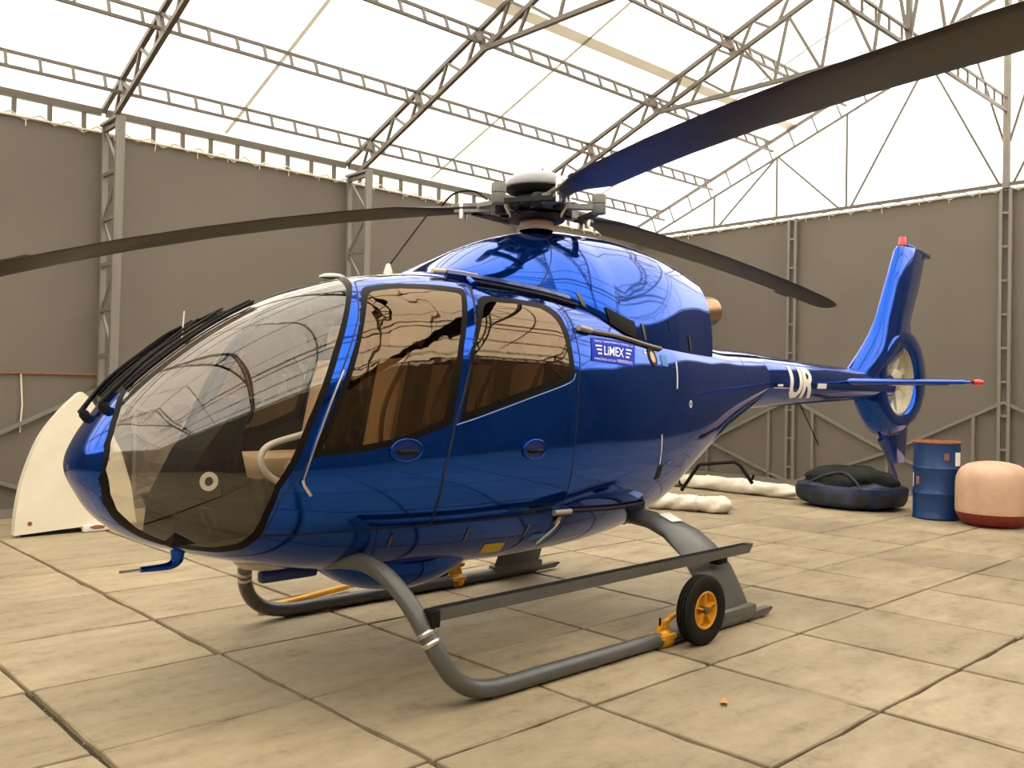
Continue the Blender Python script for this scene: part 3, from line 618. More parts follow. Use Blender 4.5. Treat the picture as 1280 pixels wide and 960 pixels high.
# stabiliser
def stab(sd):
    V=[];nn=10;m=2*nn
    for y,xl,xt,th in ((.10,7.22,7.80,.035),(.7,7.30,7.78,.03),(1.22,7.36,7.76,.025),(1.28,7.42,7.74,.012)):
        u=(1-np.cos(np.linspace(0,PI,nn+1)))/2; t=th*2.6*np.sqrt(u)*(1-u)**.8+.002
        V+=[hw((xl+(xt-xl)*a,sd*y,1.70+b)) for a,b in zip(u,t)]+[hw((xl+(xt-xl)*a,sd*y,1.70-b)) for a,b in list(zip(u,t))[-2:0:-1]]
    Fc=[(i*m+j,i*m+(j+1)%m,(i+1)*m+(j+1)%m,(i+1)*m+j) for i in range(3) for j in range(m)]+[tuple(range(m)),tuple(3*m+j for j in range(m))]
    o=mk('stabilizer',V,Fc,BLUE,heli,sharp=50)
    lathe('position_light',[(.028,0),(.03,.03),(.02,.07),(0,.085)],hw((7.55,sd*1.275,1.70)),RED if sd<0 else WHITE,o,axis=(0,sd,0),seg=12)
stab(-1); stab(1)
# ---- rotor head, mast and blades
MX=3.0; HZ=2.83
mast=lathe('rotor_mast',[(.12,0),(.115,.03),(.085,.05),(.075,.09),(.07,.30)],hw((MX,0,2.66)),HUBGREY,heli,seg=28)
lathe('mast_boot',[(.115,0),(.125,.02),(.118,.045),(.12,.055),(.105,.075)],hw((MX,0,2.66)),PINK,mast,seg=28)
lathe('swashplate',[(.10,0),(.19,.0),(.20,.012),(.20,.03),(.17,.045),(.10,.05)],hw((MX,0,2.725)),HUBDARK,mast,seg=28)
hub=lathe('rotor_hub',[(.06,-.06),(.15,-.055),(.19,-.03),(.20,.0),(.19,.035),(.15,.06),(.06,.065)],hw((MX,0,HZ)),HUBDARK,heli,seg=30)
lathe('hub_cap',[(.10,.065),(.205,.075),(.235,.088),(.238,.10),(.225,.13),(.18,.17),(.11,.20),(.04,.213),(0,.215)],hw((MX,0,HZ+.03)),pmat('light_grey_cap',(.24,.24,.245),.35,coat=.3),hub,seg=36)
lathe('cap_underside',[(.0,.03),(.14,.035),(.21,.068),(.225,.082),(0.,.085)],hw((MX,0,HZ+.03)),HUBDARK,hub,seg=36)
for a in (.4,2.5,4.6): lathe('cap_bolt',[(.008,0),(.008,.02),(0,.022)],hw((MX+.06*math.cos(a),.06*math.sin(a),HZ+.235)),HUBGREY,hub,seg=8)
def along(az,r,t,z):
    c,s=math.cos(az),math.sin(az); return hw((MX+r*c-t*s,r*s+t*c,z))
def blade(az,droop,pit=0.,name='rotor_blade'):
    zr=lambda r:HZ-droop*r*r
    R=[.42,.50,.62,.74,.86,.96,1.1,1.4,1.9,2.5,3.2,3.9,4.4,4.7,4.85,4.94,5.0]
    lead=[.05,.052,.062,.075,.09,.095,.095,.095,.095,.095,.095,.095,.095,.09,.075,.055,.03]
    trail=[-.05,-.052,-.062,-.085,-.13,-.165,-.165,-.165,-.165,-.165,-.165,-.165,-.165,-.162,-.15,-.13,-.09]
    th=[.035,.034,.03,.026,.022,.018]+[.0155]*7+[.014,.012,.01,.007]
    V=[];nn=9;m=2*nn
    for r,l,t,h in zip(R,lead,trail,th):
        tw=math.radians(13.5-1.2*r+pit) if r>.6 else math.radians(12+pit)
        u=(1-np.cos(np.linspace(0,PI,nn+1)))/2
        shp=lambda q: 2.2*math.sqrt(q)*(1-q)**.75+.08
        pts=[(l+(t-l)*q,h*shp(q)) for q in u]+[(l+(t-l)*q,-h*.8*shp(q)) for q in u[-2:0:-1]]
        for s_,zz in pts:
            # rotation is clockwise seen from above: the leading edge lies at t<0
            V.append(along(az,r,-(s_*math.cos(tw)-zz*math.sin(tw)),zr(r)+s_*math.sin(tw)+zz*math.cos(tw)))
    n=len(R); Fc=[(i*m+j,i*m+(j+1)%m,(i+1)*m+(j+1)%m,(i+1)*m+j) for i in range(n-1) for j in range(m)]+[tuple(range(m-1,-1,-1)),tuple((n-1)*m+j for j in range(m))]
    b=mk(name,V,Fc,BLADE,heli,sharp=45)
    # erosion strip on the leading edge and trim tab
    r0,r1=3.95,4.25; tz=lambda r:zr(r)+math.sin(math.radians(13.5-1.2*r+pit))*-.16
    V=[along(az,r,t,tz(r)+dz) for r in (r0,r1) for t in (.16,.205) for dz in (-.003,.003)]
    mk('trim_tab',V,[(0,1,3,2),(4,6,7,5),(0,4,5,1),(2,3,7,6),(1,5,7,3),(0,2,6,4)],BLADE,b,smooth=False)
    return b
AZ=[math.radians(a) for a in (4,124,244)]
for az,dr,pt_ in zip(AZ,(.0115,.020,.0180),(0,-17,0)):
    b=blade(az,dr,pt_)
    # blade cuff, hub arm, bolts
    V,Fc=join_geo([box_geo((0,0,0),(.001,.001,.001))]); 
    Vs=[];sec=[(.12,.10,.045),(.22,.075,.04),(.32,.042,.03),(.46,.045,.032),(.58,.05,.03)]
    for r,hwid,hh in sec:
        for t,z in ((-hwid,-hh),(hwid,-hh),(hwid,hh),(-hwid,hh)): Vs.append(along(az,r,t,HZ+z))
    Fs=[(i*4+j,i*4+(j+1)%4,(i+1)*4+(j+1)%4,(i+1)*4+j) for i in range(4) for j in range(4)]+[(3,2,1,0),(16,17,18,19)]
    arm=mk('hub_arm',Vs,Fs,HUBGREY,hub,smooth=False)
    for t in (-.03,.03): lathe('blade_bolt',[(.022,-.075),(.022,.075),(.014,.085),(0,.087)],along(az,.53,t,HZ),SILVER,b,seg=12)
    # twin cylindrical dampers beside each arm
    da=az-math.radians(54)
    dmp=lathe('damper',[(.046,-.065),(.05,-.06),(.05,-.006),(.044,-.003),(.044,.003),(.05,.006),(.05,.062),(.046,.068)],along(da,.43,0,HZ+.01),pmat('damper_grey%d'%len(MATS),(.20,.195,.18),.5,spec=.3),hub,seg=20)
    bar('damper_arm',along(da,.18,0,HZ),along(da,.43,0,HZ-.01),.06,.035,HUBGREY,hub)
    bar('damper_arm',along(da,.43,0,HZ-.04),along(az,.45,0,HZ-.03),.05,.03,HUBDARK,hub)
    # pitch horn, link and fork
    la=az+math.radians(38); tube('pitch_link',[along(la,.19,0,2.74),along(la,.23,0,2.80),along(la,.25,0,HZ+.02)],[.011,.014,.011],SILVER,hub,8)
    bar('pitch_horn',along(la,.25,0,HZ+.015),along(az,.40,.05,HZ+.01),.035,.03,HUBGREY,hub)
    tube('scissor_link',[along(la+.5,.12,0,2.77),along(la+.45,.24,0,2.76),along(la+.4,.16,0,2.80)],.014,HUBDARK,hub,8)
    for q in (-.075,.075): lathe('elastomer_block',[(.03,-.05),(.038,-.04),(.038,.04),(.03,.05)],along(az,.24,q,HZ-.01),HUBDARK,hub,seg=12)
    tube('bonding_lead',[along(az,.34,.05,HZ+.05),along(az,.44,.06,HZ+.11),along(az,.58,.05,HZ+.10),along(az,.68,.03,HZ+.02)],.007,BLACK,b,6,smoothpath=6)
# ---- landing gear
def arc_leg(sd):
    y=lambda v:-sd*v
    path=[(1.20,y(.25),.64),(1.23,y(.42),.66),(1.27,y(.56),.655),(1.30,y(.70),.605),(1.325,y(.83),.51),(1.35,y(.93),.395),(1.39,y(1.0),.27),(1.46,y(1.035),.155),(1.58,y(1.04),.078),(1.75,y(1.04),.048),(1.95,y(1.04),.047)]
    P=spline([hw(q) for q in path],6); rest=[hw((x,y(1.04),.047)) for x in np.linspace(2.1,4.06,16)]
    skid=tube('skid_tube',list(P)+rest,.046,SKID,heli,18)
    V,Fc=tube_geo([P[30]+(P[32]-P[30])*.0,P[32]],.049,18); 
    for a,b_ in ((31,32),(33,34)): V,Fc=tube_geo([P[a],P[b_]],.0485,18); mk('clamp_band',V,Fc,SILVER,skid)
    V,Fc=prism_geo([hw(q) for q in ((4.0,y(1.04),.012),(4.30,y(1.04),.018),(4.36,y(1.04),.05),(4.34,y(1.04),.062),(4.0,y(1.04),.05))],(0,1,0),.05); mk('skid_heel',V,Fc,SKID,skid,smooth=False)
    V,Fc=box_geo(hw((3.85,y(1.04),.075)),(.56,.085,.085),bev=.02); mk('skid_shoe',V,Fc,SKID,skid,sharp=40)
    lathe('wear_lug',[(.0,-.02),(.025,-.02),(.025,.02),(0,.02)],hw((1.72,y(1.04),.012)),SKID,skid,axis=(0,1,0),seg=14)
    # rear leg: broad aerofoil strut
    secs=[(3.70,.20,.67,.13,.055),(3.72,.36,.675,.14,.055),(3.76,.52,.65,.17,.05),(3.80,.67,.585,.20,.045),(3.83,.80,.48,.22,.04),(3.84,.90,.36,.235,.034),(3.84,.975,.22,.25,.028),(3.84,1.02,.11,.26,.024)]
    V=[];nn=18
    for i,(xc,yy,z,hc,ht) in enumerate(secs):
        a=secs[max(i-1,0)]; b=secs[min(i+1,len(secs)-1)]; t=np.array([0,b[1]-a[1],b[2]-a[2]]); t/=np.linalg.norm(t); nr=np.array([0,-t[2],t[1]])
        for k in range(nn):
            an=2*PI*k/nn; q=np.array([xc+hc*math.cos(an),yy,z])+nr*ht*math.sin(an)*(1-.35*math.cos(an)); V.append(hw((q[0],y(q[1]),q[2])))
    Fc=[(i*nn+k,i*nn+(k+1)%nn,(i+1)*nn+(k+1)%nn,(i+1)*nn+k) for i in range(len(secs)-1) for k in range(nn)]+[tuple(range(nn)),tuple((len(secs)-1)*nn+k for k in range(nn))]
    leg=mk('rear_leg',V,Fc,SKID,heli,sharp=60)
    tube('leg_collar',[hw((3.70,y(.12),.66)),hw((3.70,y(.24),.672))],.075,BLACK,leg,16)
    return leg,skid
leg0,skid0=arc_leg(1); leg1,skid1=arc_leg(-1)
def step(sd):
    y=lambda v:-sd*v; a=hw((1.40,y(.955),.455)); b=hw((4.10,y(1.0),.49))
    V=[]
    for P,dx in ((a,0),(b,.05)):
        for yy,zz,e in ((-.03,-.03,0),(.03,-.03,0),(.03,.03,1),(-.03,.03,1)): V.append(P+np.array([dx*e,yy,zz]))
    o=mk('boarding_step',V,[(0,1,2,3),(7,6,5,4),(0,4,5,1),(1,5,6,2),(2,6,7,3),(3,7,4,0)],SKID,heli,smooth=False)
    V=[P+np.array([0,yy,.0315]) for P in (a,b) for yy in (-.027,.027)]; mk('grip_strip',V,[(0,1,3,2)],GRIP,o,smooth=False)
    box('step_bracket',hw((1.385,y(.955),.44)),(.05,.085,.085),BLACK,o,bev=.01); box('step_bracket',hw((3.84,y(.955),.45)),(.12,.07,.09),BLACK,o,bev=.01)
    return o
st0=step(1); st1=step(-1)
# stickers on the legs
def quad(name,p,mat,parent): return mk(name,[hw(q) for q in p],[(0,1,2,3)],mat,parent,smooth=False)
quad('label_sticker',[(3.73,-.53,.703),(3.85,-.53,.703),(3.86,-.64,.659),(3.74,-.64,.659)],WHITE,leg0)
quad('label_sticker',[(3.60,.98,.520),(3.84,.98,.522),(3.84,1.03,.522),(3.60,1.03,.520)],WHITE,st1)
# ---- belly fairings, pitot, light
V=[];na,nb=20,12
for i in range(na+1):
    u=i/na; X=1.26+1.15*u; hh=.25*math.sin(PI*min(u**.85,1))**.8; ww=.44*math.sin(PI*min(max(u,.02),.98))**.5
    for j in range(nb+1):
        a=PI*j/nb; V.append(hw((X,ww*math.cos(a),.62-hh*math.sin(a))))
mk('belly_fairing',V,[(i*(nb+1)+j,i*(nb+1)+j+1,(i+1)*(nb+1)+j+1,(i+1)*(nb+1)+j) for i in range(na) for j in range(nb)],BLUE,heli)
box('antenna_blade',hw((1.22,.15,.50)),(.36,.06,.07),DKBLUE,heli,bev=.02)
lathe('landing_light',[(0,-.035),(.14,-.03),(.17,.0),(.17,.05)],hw((1.0,.0,.625)),pmat('lamp_lens',(.45,.40,.32),.15,coat=.5),heli,seg=24)
tube('pitot_tube',[hw(q) for q in ((.52,0,.74),(.52,0,.69),(.50,0,.665),(.46,0,.655),(.34,0,.655))],[.035,.032,.024,.018,.014],BLUE,heli,12,smoothpath=4)
tube('pitot_probe',[hw((.35,0,.655)),hw((.24,0,.655))],.007,SILVER,heli,8)
# ---- aerials
wb_=lathe('whip_aerial_base',[(.03,0),(.028,.02),(.012,.07),(0,.075)],hw((1.80,.05,2.235)),WHITEP,heli,seg=12); tube('whip_aerial',[hw((1.80,.05,2.29)),hw((2.10,.05,2.66))],.005,BLACK,wb_,6)
tube('whip_aerial',[hw((6.60,-.02,1.47)),hw((6.98,-.02,1.06))],.006,BLACK,heli,6)
lathe('gps_aerial',[(.075,0),(.075,.012),(.05,.022),(0,.025)],hw((1.42,.06,2.183)),WHITEP,heli,seg=20)
# ---- sliding-door rails, handles, latches, markings on the door side
def rail(name,pts,r,mat,parent,off=.012,seg=6):
    P=np.stack([np.interp(np.linspace(0,1,24),np.linspace(0,1,len(pts)),[p[k] for p in pts]) for k in (0,1)],1); return tube(name,[hw(q) for q in So(P[:,0],P[:,1],off)],r,mat,parent,seg)
for mir in (0,1):
    f=(lambda p:[(x,PI-q) for x,q in p]) if mir else (lambda p:p)
    rail('upper_rail',f([(1.90,1.11),(2.135,1.060),(2.45,1.0),(2.80,.940)]),.026,DKBLUE,heli,.020); rail('upper_rail_lip',f([(2.02,1.02),(2.45,.955),(2.86,.895)]),.013,BLACK,heli,.012)
    r=rail('middle_rail',f([(2.78,.66),(3.2,.655),(3.67,.645)]),.015,pmat('rail_brown%d'%mir,(.10,.06,.035),.4),heli,.010)
    rail('rail_slider',f([(2.71,.664),(2.83,.655)]),.020,SLIDER,r,.018,8)
    r=rail('lower_rail',f([(2.62,-.592),(3.1,-.65),(3.58,-.724)]),.015,BLACK,heli,.010); rail('rail_slider',f([(2.50,-.588),(2.65,-.594)]),.018,SLIDER,r,.018,8)
rail('hinge_cover',[(1.82,1.135),(1.98,1.115),(2.12,1.09)],.015,CREAM,heli,.03,8); rail('hinge_block',[(2.03,1.06),(2.02,.97)],.026,BLUE,heli,.006,8)
def disc(name,X,ph,rx,rz,mat,parent,off=.003,n=28,inner=0.,mir=False):
    if mir: ph=PI-ph
    P=S(np.array(X),np.array(ph)); nn=Snrm(np.array(float(X)),np.array(float(ph))); u=np.array([1.,0,0]); u-=nn*u.dot(nn); u/=np.linalg.norm(u); v=np.cross(nn,u)
    if v[2]<0: v=-v
    V=[];c=P+nn*off
    for k in range(n):
        a=2*PI*k/n; V.append(hw(c+u*rx*math.cos(a)+v*rz*math.sin(a)))
    if inner:
        for k in range(n):
            a=2*PI*k/n; V.append(hw(c+u*rx*inner*math.cos(a)+v*rz*inner*math.sin(a)+nn*.001))
        Fc=[(k,(k+1)%n,n+(k+1)%n,n+k) for k in range(n)]
    else: Fc=[tuple(range(n))]
    return mk(name,V,Fc,mat,parent,smooth=False),c,u,v,nn
for mir in (0,1):
    for (X,ph),dr in (((1.365,-.033),doors[mir][0]),((2.237,-.116),doors[mir][1])):
        h,c,u,v,nn=disc('handle_recess',X,ph,.085,.052,DKBLUE,dr,.002,mir=mir); pth=[c+nn*.004+u*.09*math.cos(a)+v*.056*math.sin(a) for a in np.linspace(0,2*PI,33)]
        V,Fc=tube_geo([hw(q) for q in pth],.006,6,cap=False); mk('handle_rim',V,Fc,BLUE,dr)
        b0=c+nn*.012; V,Fc=tube_geo([hw(b0-u*.055-v*.006),hw(b0+u*.06-v*.006)],.012,8); mk('door_handle',V,Fc,BLACK,dr)
def patch(name,X0_,p0,X1_,p1,mat,parent,off=.003,shear=0.,nx=6,ny=6):
    a=np.linspace(0,1,nx); b=np.linspace(0,1,ny); A_,B_=np.meshgrid(a,b,indexing='ij'); XX=X0_+(X1_-X0_)*A_+shear*B_; PP=p0+(p1-p0)*B_
    V=So(XX.ravel(),PP.ravel(),off); return mk(name,hw(V),[(i*ny+j,(i+1)*ny+j,(i+1)*ny+j+1,i*ny+j+1) for i in range(nx-1) for j in range(ny-1)],mat,parent)
patch('yellow_placard',2.125,-1.0,2.29,-.856,STICKY,shell,shear=-.04)
for X,p in ((1.39,-.655),(1.885,-.655),(2.358,-.677)): patch('panel_latch',X,p-.14,X+.018,p,GREYM,shell,.004,shear=-.02)
patch('white_stripe',3.80,.295,3.817,.553,WHITE,shell,.003,shear=.043); patch('white_stripe',3.605,-.352,3.617,-.09,WHITE,shell,.003,shear=-.03)
patch('vent_slot',3.60,-.50,3.67,-.37,BLACK,shell,.003)
patch('small_decal',3.64,.49,3.72,.59,pmat('cyan_decal',(.05,.22,.5),.5),shell,.003); patch('small_decal',3.73,-.39,3.79,-.36,MATS['cyan_decal'],shell,.003); patch('small_decal',2.44,-.86,2.62,-.80,MATS['cyan_decal'],shell,.003)
disc('fuel_filler',3.528,.555,.055,.07,BLACK,shell,.004); disc('filler_cap',3.522,.55,.03,.042,EXH,shell,.008); disc('ring_marking',4.017,.13,.022,.026,MATS['rail_brown0'],shell,.003); disc('ring_marking',4.017,.13,.024,.028,WHITE,shell,.004,inner=.6)
patch('cross_marking',3.423,.571,3.463,.582,WHITE,shell,.003); patch('cross_marking',3.438,.552,3.448,.602,WHITE,shell,.003)
def cpatch(name,xa,pa,xb,pb,mat,parent,off=.004,shear=0.):
    a=np.linspace(0,1,5); A_,B_=np.meshgrid(a,a,indexing='ij'); V=CS((xa+(xb-xa)*A_+shear*B_).ravel(),(pa+(pb-pa)*B_).ravel(),off); return mk(name,hw(V),[(i*5+j,(i+1)*5+j,(i+1)*5+j+1,i*5+j+1) for i in range(4) for j in range(4)],mat,parent)
cpatch('air_intake',3.12,.0,3.40,.15,BLACK,cowl,.008,shear=-.03)
for x in (2.92,3.48,4.14): cpatch('cowl_latch',x,.02,x+.03,.16,GREYM,cowl,.006,shear=-.03)
cpatch('cowl_vent',3.82,.16,3.83,.26,BLACK,cowl)
# thin rod and lever along the door pillar
P=np.array([(1.045,.48),(.974,.332),(.899,.123),(.831,-.187)]); pr=tube('door_stay_rod',[hw(q) for q in So(P[:,0],P[:,1],.012)],.0045,SILVER,heli,6,smoothpath=6)
tube('stay_lever',[hw(q) for q in So(np.array([.83,.838,.875]),np.array([-.16,-.20,-.285]),.02)],.009,SILVER,pr,8)
# tow strap on the lower rail
tube('pull_cord',[hw(q) for q in So(np.array([2.585,2.575,2.53]),np.array([-.67,-.74,-.90]),.02)],.006,WHITE,heli,6,smoothpath=4); patch('cord_toggle',2.56,-.70,2.60,-.635,YELLOW,heli,.015)
# wipers
def wiper(phb,Xb,ph1,X1,sgn):
    w_=tube('wiper_arm',[hw(q) for q in So(np.array([Xb,Xb+.1,Xb+.25,X1*.8]),np.array([phb,phb,(phb+ph1)/2,ph1]),.045)],[.014,.010,.008,.007],BLACK,heli,8,smoothpath=6)
    tube('wiper_link',[hw(q) for q in So(np.array([Xb+.02,Xb+.14,Xb+.36,X1*.72]),np.array([phb,phb,(phb+ph1)/2,ph1])-sgn*.05,.052)],.007,BLACK,w_,6,smoothpath=6)
    lathe('wiper_pivot',[(.022,-.02),(.024,.02),(.016,.035),(0,.036)],hw(So(np.array(Xb),np.array(phb),.01)),BLACK,w_,axis=(-.6,0,.8),seg=14)
    xs_=np.linspace(Xb+.08,X1,20)
    for o_,off in ((.0,.012),(.03,.03),(.06,.014),(.085,.026)): tube('wiper_blade',[hw(q) for q in So(xs_,np.interp(xs_,[Xb,X1],[phb+sgn*.02,ph1-sgn*.02])+sgn*o_,off)],.006,BLACK,w_,6)
wiper(1.36,.145,1.47,.86,-1); wiper(PI-1.28,.115,PI-1.48,.78,1)
tube('yaw_string_post',[hw(q) for q in So(np.array([.52,.525]),np.array([1.56,1.56]),.0)][:1]+[hw(So(np.array(.53),np.array(1.56),.0)+np.array([0,0,.14]))],.004,WHITE,heli,5)
# ---- cabin interior
fx=np.linspace(.44,2.80,20)
def hullw(X,z):
    zt,zb,wd,zc,nu,nl=prof(X); q_=np.clip((zc-z)/(zc-zb),0,.999); return wd*(1-q_**nl)**(1/nl)
pl_=[(x,-(hullw(x,.78)-.03)) for x in fx]+[(x,hullw(x,.78)-.03) for x in fx[::-1]]
V,Fc=prism_geo([hw((x,y_,.80)) for x,y_ in pl_],(0,0,1),.03); mk('cabin_floor',V,Fc,pmat('cabin_carpet',(.05,.04,.028),.9,spec=.1),heli,smooth=False); 
bp_=S(np.full(40,2.82),np.linspace(-PI/2,1.5*PI,40,endpoint=False)); bp_=[hw((2.82,y_*.955,1.32+(z_-1.32)*.955)) for _,y_,z_ in bp_]; V,Fc=prism_geo(bp_,(1,0,0),.03); mk('rear_bulkhead',V,Fc,LINING,heli,smooth=False)
V,Fc=prism_geo([hw(v_) for v_ in ((.36,-.14,.81),(.38,-.14,1.0),(.50,-.14,1.24),(.70,-.14,1.49),(.80,-.14,1.50),(.68,-.14,1.30),(.80,-.14,.81))],(0,1,0),.36); con=mk('instrument_console',V,Fc,PANEL,heli,smooth=False)
for yy in (-.25,-.14,-.03): lathe('gauge',[(.0,0),(.05,0),(.05,.012),(.04,.014),(0,.014)],hw((.745,yy,1.40)),GLOSSBLACK,con,axis=(1,0,-.55),seg=18)
lathe('white_ring',[(.022,0),(.045,0),(.045,.006),(.022,.006),(.022,0)],hw((.53,-.322,1.10)),WHITEP,con,axis=(0,-1,0),seg=24); 
for z in (1.085,1.035): box('placard',hw((.67,-.324,z)),(.15,.006,.042),GLOSSBLACK,con)
tube('cyclic_stick',[hw(q) for q in ((1.02,-.36,.83),(1.0,-.37,1.0),(.97,-.38,1.06),(.85,-.38,1.09),(.77,-.38,1.17),(.80,-.38,1.26),(1.01,-.38,1.32))],.017,WHITEP,heli,10,smoothpath=6)
tube('cyclic_stick',[hw(q) for q in ((.98,.30,.86),(.92,.33,1.0),(1.0,.34,1.22))],.016,BLACK,heli,10,smoothpath=6)
for yy in (-.36,-.20,.2,.36): box('pedal',hw((.52,yy,.92)),(.03,.09,.13),PANEL,heli,rot=(0,-.4,0),bev=.01)
def seat(X,yy,front):
    s_=box('seat_cushion' if front else 'bench_cushion',hw((X,yy,1.10)),(.50,.46,.14),CREAM,heli,bev=.045)
    box('seat_base',hw((X,yy,.93)),(.40,.36,.22),PANEL,s_,bev=.02)
    box('backrest',hw((X+.31,yy,1.42)),(.12,.46,.74),PANEL,s_,rot=(0,.2,0),bev=.05); box('backrest_insert',hw((X+.265,yy,1.42)),(.10,.27,.62),CREAM,s_,rot=(0,.2,0),bev=.045)
    box('headrest',hw((X+.40,yy,1.86)),(.08,.26,.16),CREAM,s_,rot=(0,.2,0),bev=.035)
    tube('seat_belt',[hw(q) for q in ((X+.32,yy-.12,1.75),(X+.16,yy-.12,1.45),(X+.12,yy-.15,1.14))],.014,pmat('belt%d'%len(MATS),(.22,.13,.05),.7),s_,6,smoothpath=5)
for yy in (-.34,.34): seat(1.27,yy,True)
for yy in (-.44,0,.44): seat(2.22,yy,False)
# ---- lettering (flat print laid on the painted surfaces)
def text_geo(s,bold=0.,spacing=1.,res=3):
    cu=bpy.data.curves.new('txt','FONT'); cu.body=s; cu.offset=bold; cu.space_character=spacing; cu.resolution_u=res
    ob=bpy.data.objects.new('txt',cu); COL.objects.link(ob); bpy.context.view_layer.update()
    me=ob.to_mesh(); bm=bmesh.new(); bm.from_mesh(me); ob.to_mesh_clear(); bpy.data.objects.remove(ob); bpy.data.curves.remove(cu)
    return bm
def fit_text(s,place,cuts,bold=0.,mat=None,name='lettering',parent=None,spacing=1.):
    """place(u,v) maps the unit square of the text's box to a local point"""
    bm=text_geo(s,bold,spacing); co=np.array([v.co[:] for v in bm.verts]); lo,hi=co.min(0),co.max(0)
    for k in range(1,cuts):
        for ax in (0,1):
            pt=Vector((0,0,0)); pt[ax]=lo[ax]+(hi[ax]-lo[ax])*k/cuts; nr=Vector((0,0,0)); nr[ax]=1
            bmesh.ops.bisect_plane(bm,geom=bm.verts[:]+bm.edges[:]+bm.faces[:],dist=1e-6,plane_co=pt,plane_no=nr)
    bm.verts.index_update(); V=[hw(place((v.co.x-lo[0])/(hi[0]-lo[0]),(v.co.y-lo[1])/(hi[1]-lo[1]))) for v in bm.verts]; Fc=[tuple(v.index for v in f.verts) for f in bm.faces]; bm.free()
    return mk(name,V,Fc,mat,parent,smooth=False)
SC4=[(2.774,.45),(3.247,.439),(3.336,.626),(2.83,.614)]     # sign corners on the hull: lower fore, lower aft, upper aft, upper fore
def signpt(u,v,off):
    a,b,c,d=[np.array(q) for q in SC4]; q=(a*(1-u)+b*u)*(1-v)+(d*(1-u)+c*u)*v; return So(np.array(q[0]),np.array(q[1]),off)
V=[hw(signpt(i/10,j/6,.004)) for i in range(11) for j in range(7)]
sign=mk('advert_sticker',V,[(i*7+j,(i+1)*7+j,(i+1)*7+j+1,i*7+j+1) for i in range(10) for j in range(6)],SIGNB,shell)
sub_=lambda u0,v0,u1,v1:(lambda u,v:signpt(u0+(u1-u0)*u,v0+(v1-v0)*v,.006))
fit_text('LiMEX',sub_(.27,.30,.72,.68),4,.012,WHITE,'sign_lettering',sign); fit_text('Завод, тонирование и аэрография',sub_(.06,.80,.94,.93),6,.0,WHITE,'sign_lettering',sign); fit_text('www.limex.com.ua +380503781021',sub_(.05,.07,.95,.19),6,.0,WHITE,'sign_lettering',sign)
for i,(v,wd) in enumerate(((.66,.14),(.50,.115),(.34,.085))):
    for (ua,ub) in ((.22-wd,.22),(.77,.77+wd)):
        P=[hw(signpt(ua+(ub-ua)*a,v+dv,.006)) for dv in (-.035,.035) for a in (0,.5,1)]; mk('sign_stripe',P,[(0,1,4,3),(1,2,5,4)],WHITE,sign,smooth=False)
def boompt(X,zz,off=.003):
    r=boomr(X)+off; a=zz/r; return np.array([X,-r*math.cos(a),BZ+r*math.sin(a)])
fit_text('UR',lambda u,v:boompt(6.03+.49*u,-.165+.32*v),12,.035,WHITE,'registration_lettering',boom,.92)
def bpatch(x0,x1,z0,z1):
    V=[hw(boompt(x0+(x1-x0)*i/4,z0+(z1-z0)*j/3)) for i in range(5) for j in range(4)]; mk('registration_dash',V,[(i*4+j,(i+1)*4+j,(i+1)*4+j+1,i*4+j+1) for i in range(4) for j in range(3)],WHITE,boom)
bpatch(6.58,6.77,-.055,-.005); bpatch(5.80,5.90,-.045,-.025); bpatch(5.74,6.06,-.062,-.056)
# ================================================================== THINGS ON THE FLOOR
def ground_wheel(cx,cy,side,bx_,label):
    """detachable wheel clamped to a skid; side -1 = outward towards the doors"""
    c=np.array([X0+cx,Y0+cy,.215]); t=empty('ground_handling_wheel',(c[0],c[1],0),label,'wheel')
    pr=[(.115,-.035),(.150,-.048),(.190,-.047),(.205,-.040),(.213,-.030),(.213,-.024),(.200,-.022),(.200,-.016),(.214,-.014),(.215,-.005),(.201,-.003),(.201,.003),(.215,.005),(.214,.014),(.200,.016),(.200,.022),(.213,.024),(.213,.030),(.205,.040),(.190,.047),(.150,.048),(.115,.035),(.11,0),(.115,-.035)]
    V,Fc=lathe_geo(pr,c,(0,1,0),56); mk('tyre',V,Fc,TYRE,t,sharp=35)
    rim=lathe('rim',[(.118,-.036),(.112,-.040),(.106,-.036),(.102,-.004),(.03,-.003),(.03,.003),(.102,.004),(.106,.036),(.112,.040),(.118,.036),(.118,-.036)],c,YELLOW,t,(0,1,0),40)
    for k in range(5):
        a=2*PI*k/5+.3
        for s_ in (-1,1): bar('spoke',c+np.array([.02*math.cos(a),s_*.018,.02*math.sin(a)]),c+np.array([.105*math.cos(a),s_*.018,.105*math.sin(a)]),.012,.030,YELLOW,rim,up=(0,1,0))
    lathe('axle_nut',[(.022,-.05),(.024,-.045),(.024,.05),(.022,.052)],c,GREYM,t,(0,1,0),12)
    sy=Y0-side*-1.04 if False else Y0+(1.04 if cy>0 else -1.04); q=np.array([X0+bx_,sy,.047])
    V,Fc=tube_geo([q-np.array([.045,0,0]),q+np.array([.045,0,0])],.056,16); mk('clamp_ring',V,Fc,YELLOW,t)
    iw=-1 if cy>0 else 1
    V,Fc=join_geo([prism_geo([q+np.array(d) for d in ((-.06,0,.04),(.06,0,.04),(.02,0,.17 if cy>0 else .11),(-.02,0,.17 if cy>0 else .11))],(0,1,0),.03),box_geo(tuple(q+np.array([0,0,.02])),(.13,.12,.03),bev=.005)])
    mk('clamp_bracket',V,Fc,YELLOW,t,smooth=False)
    tube('axle_arm',[q+np.array([0,0,.09]),q+np.array([.08,0,.12]),np.array([c[0],sy,.20]),c],.018,YELLOW,t,8)
    tube('locking_pin',[q+np.array([-.03,0,.06]),q+np.array([-.03,0,.13])],.008,BLACK,t,6)
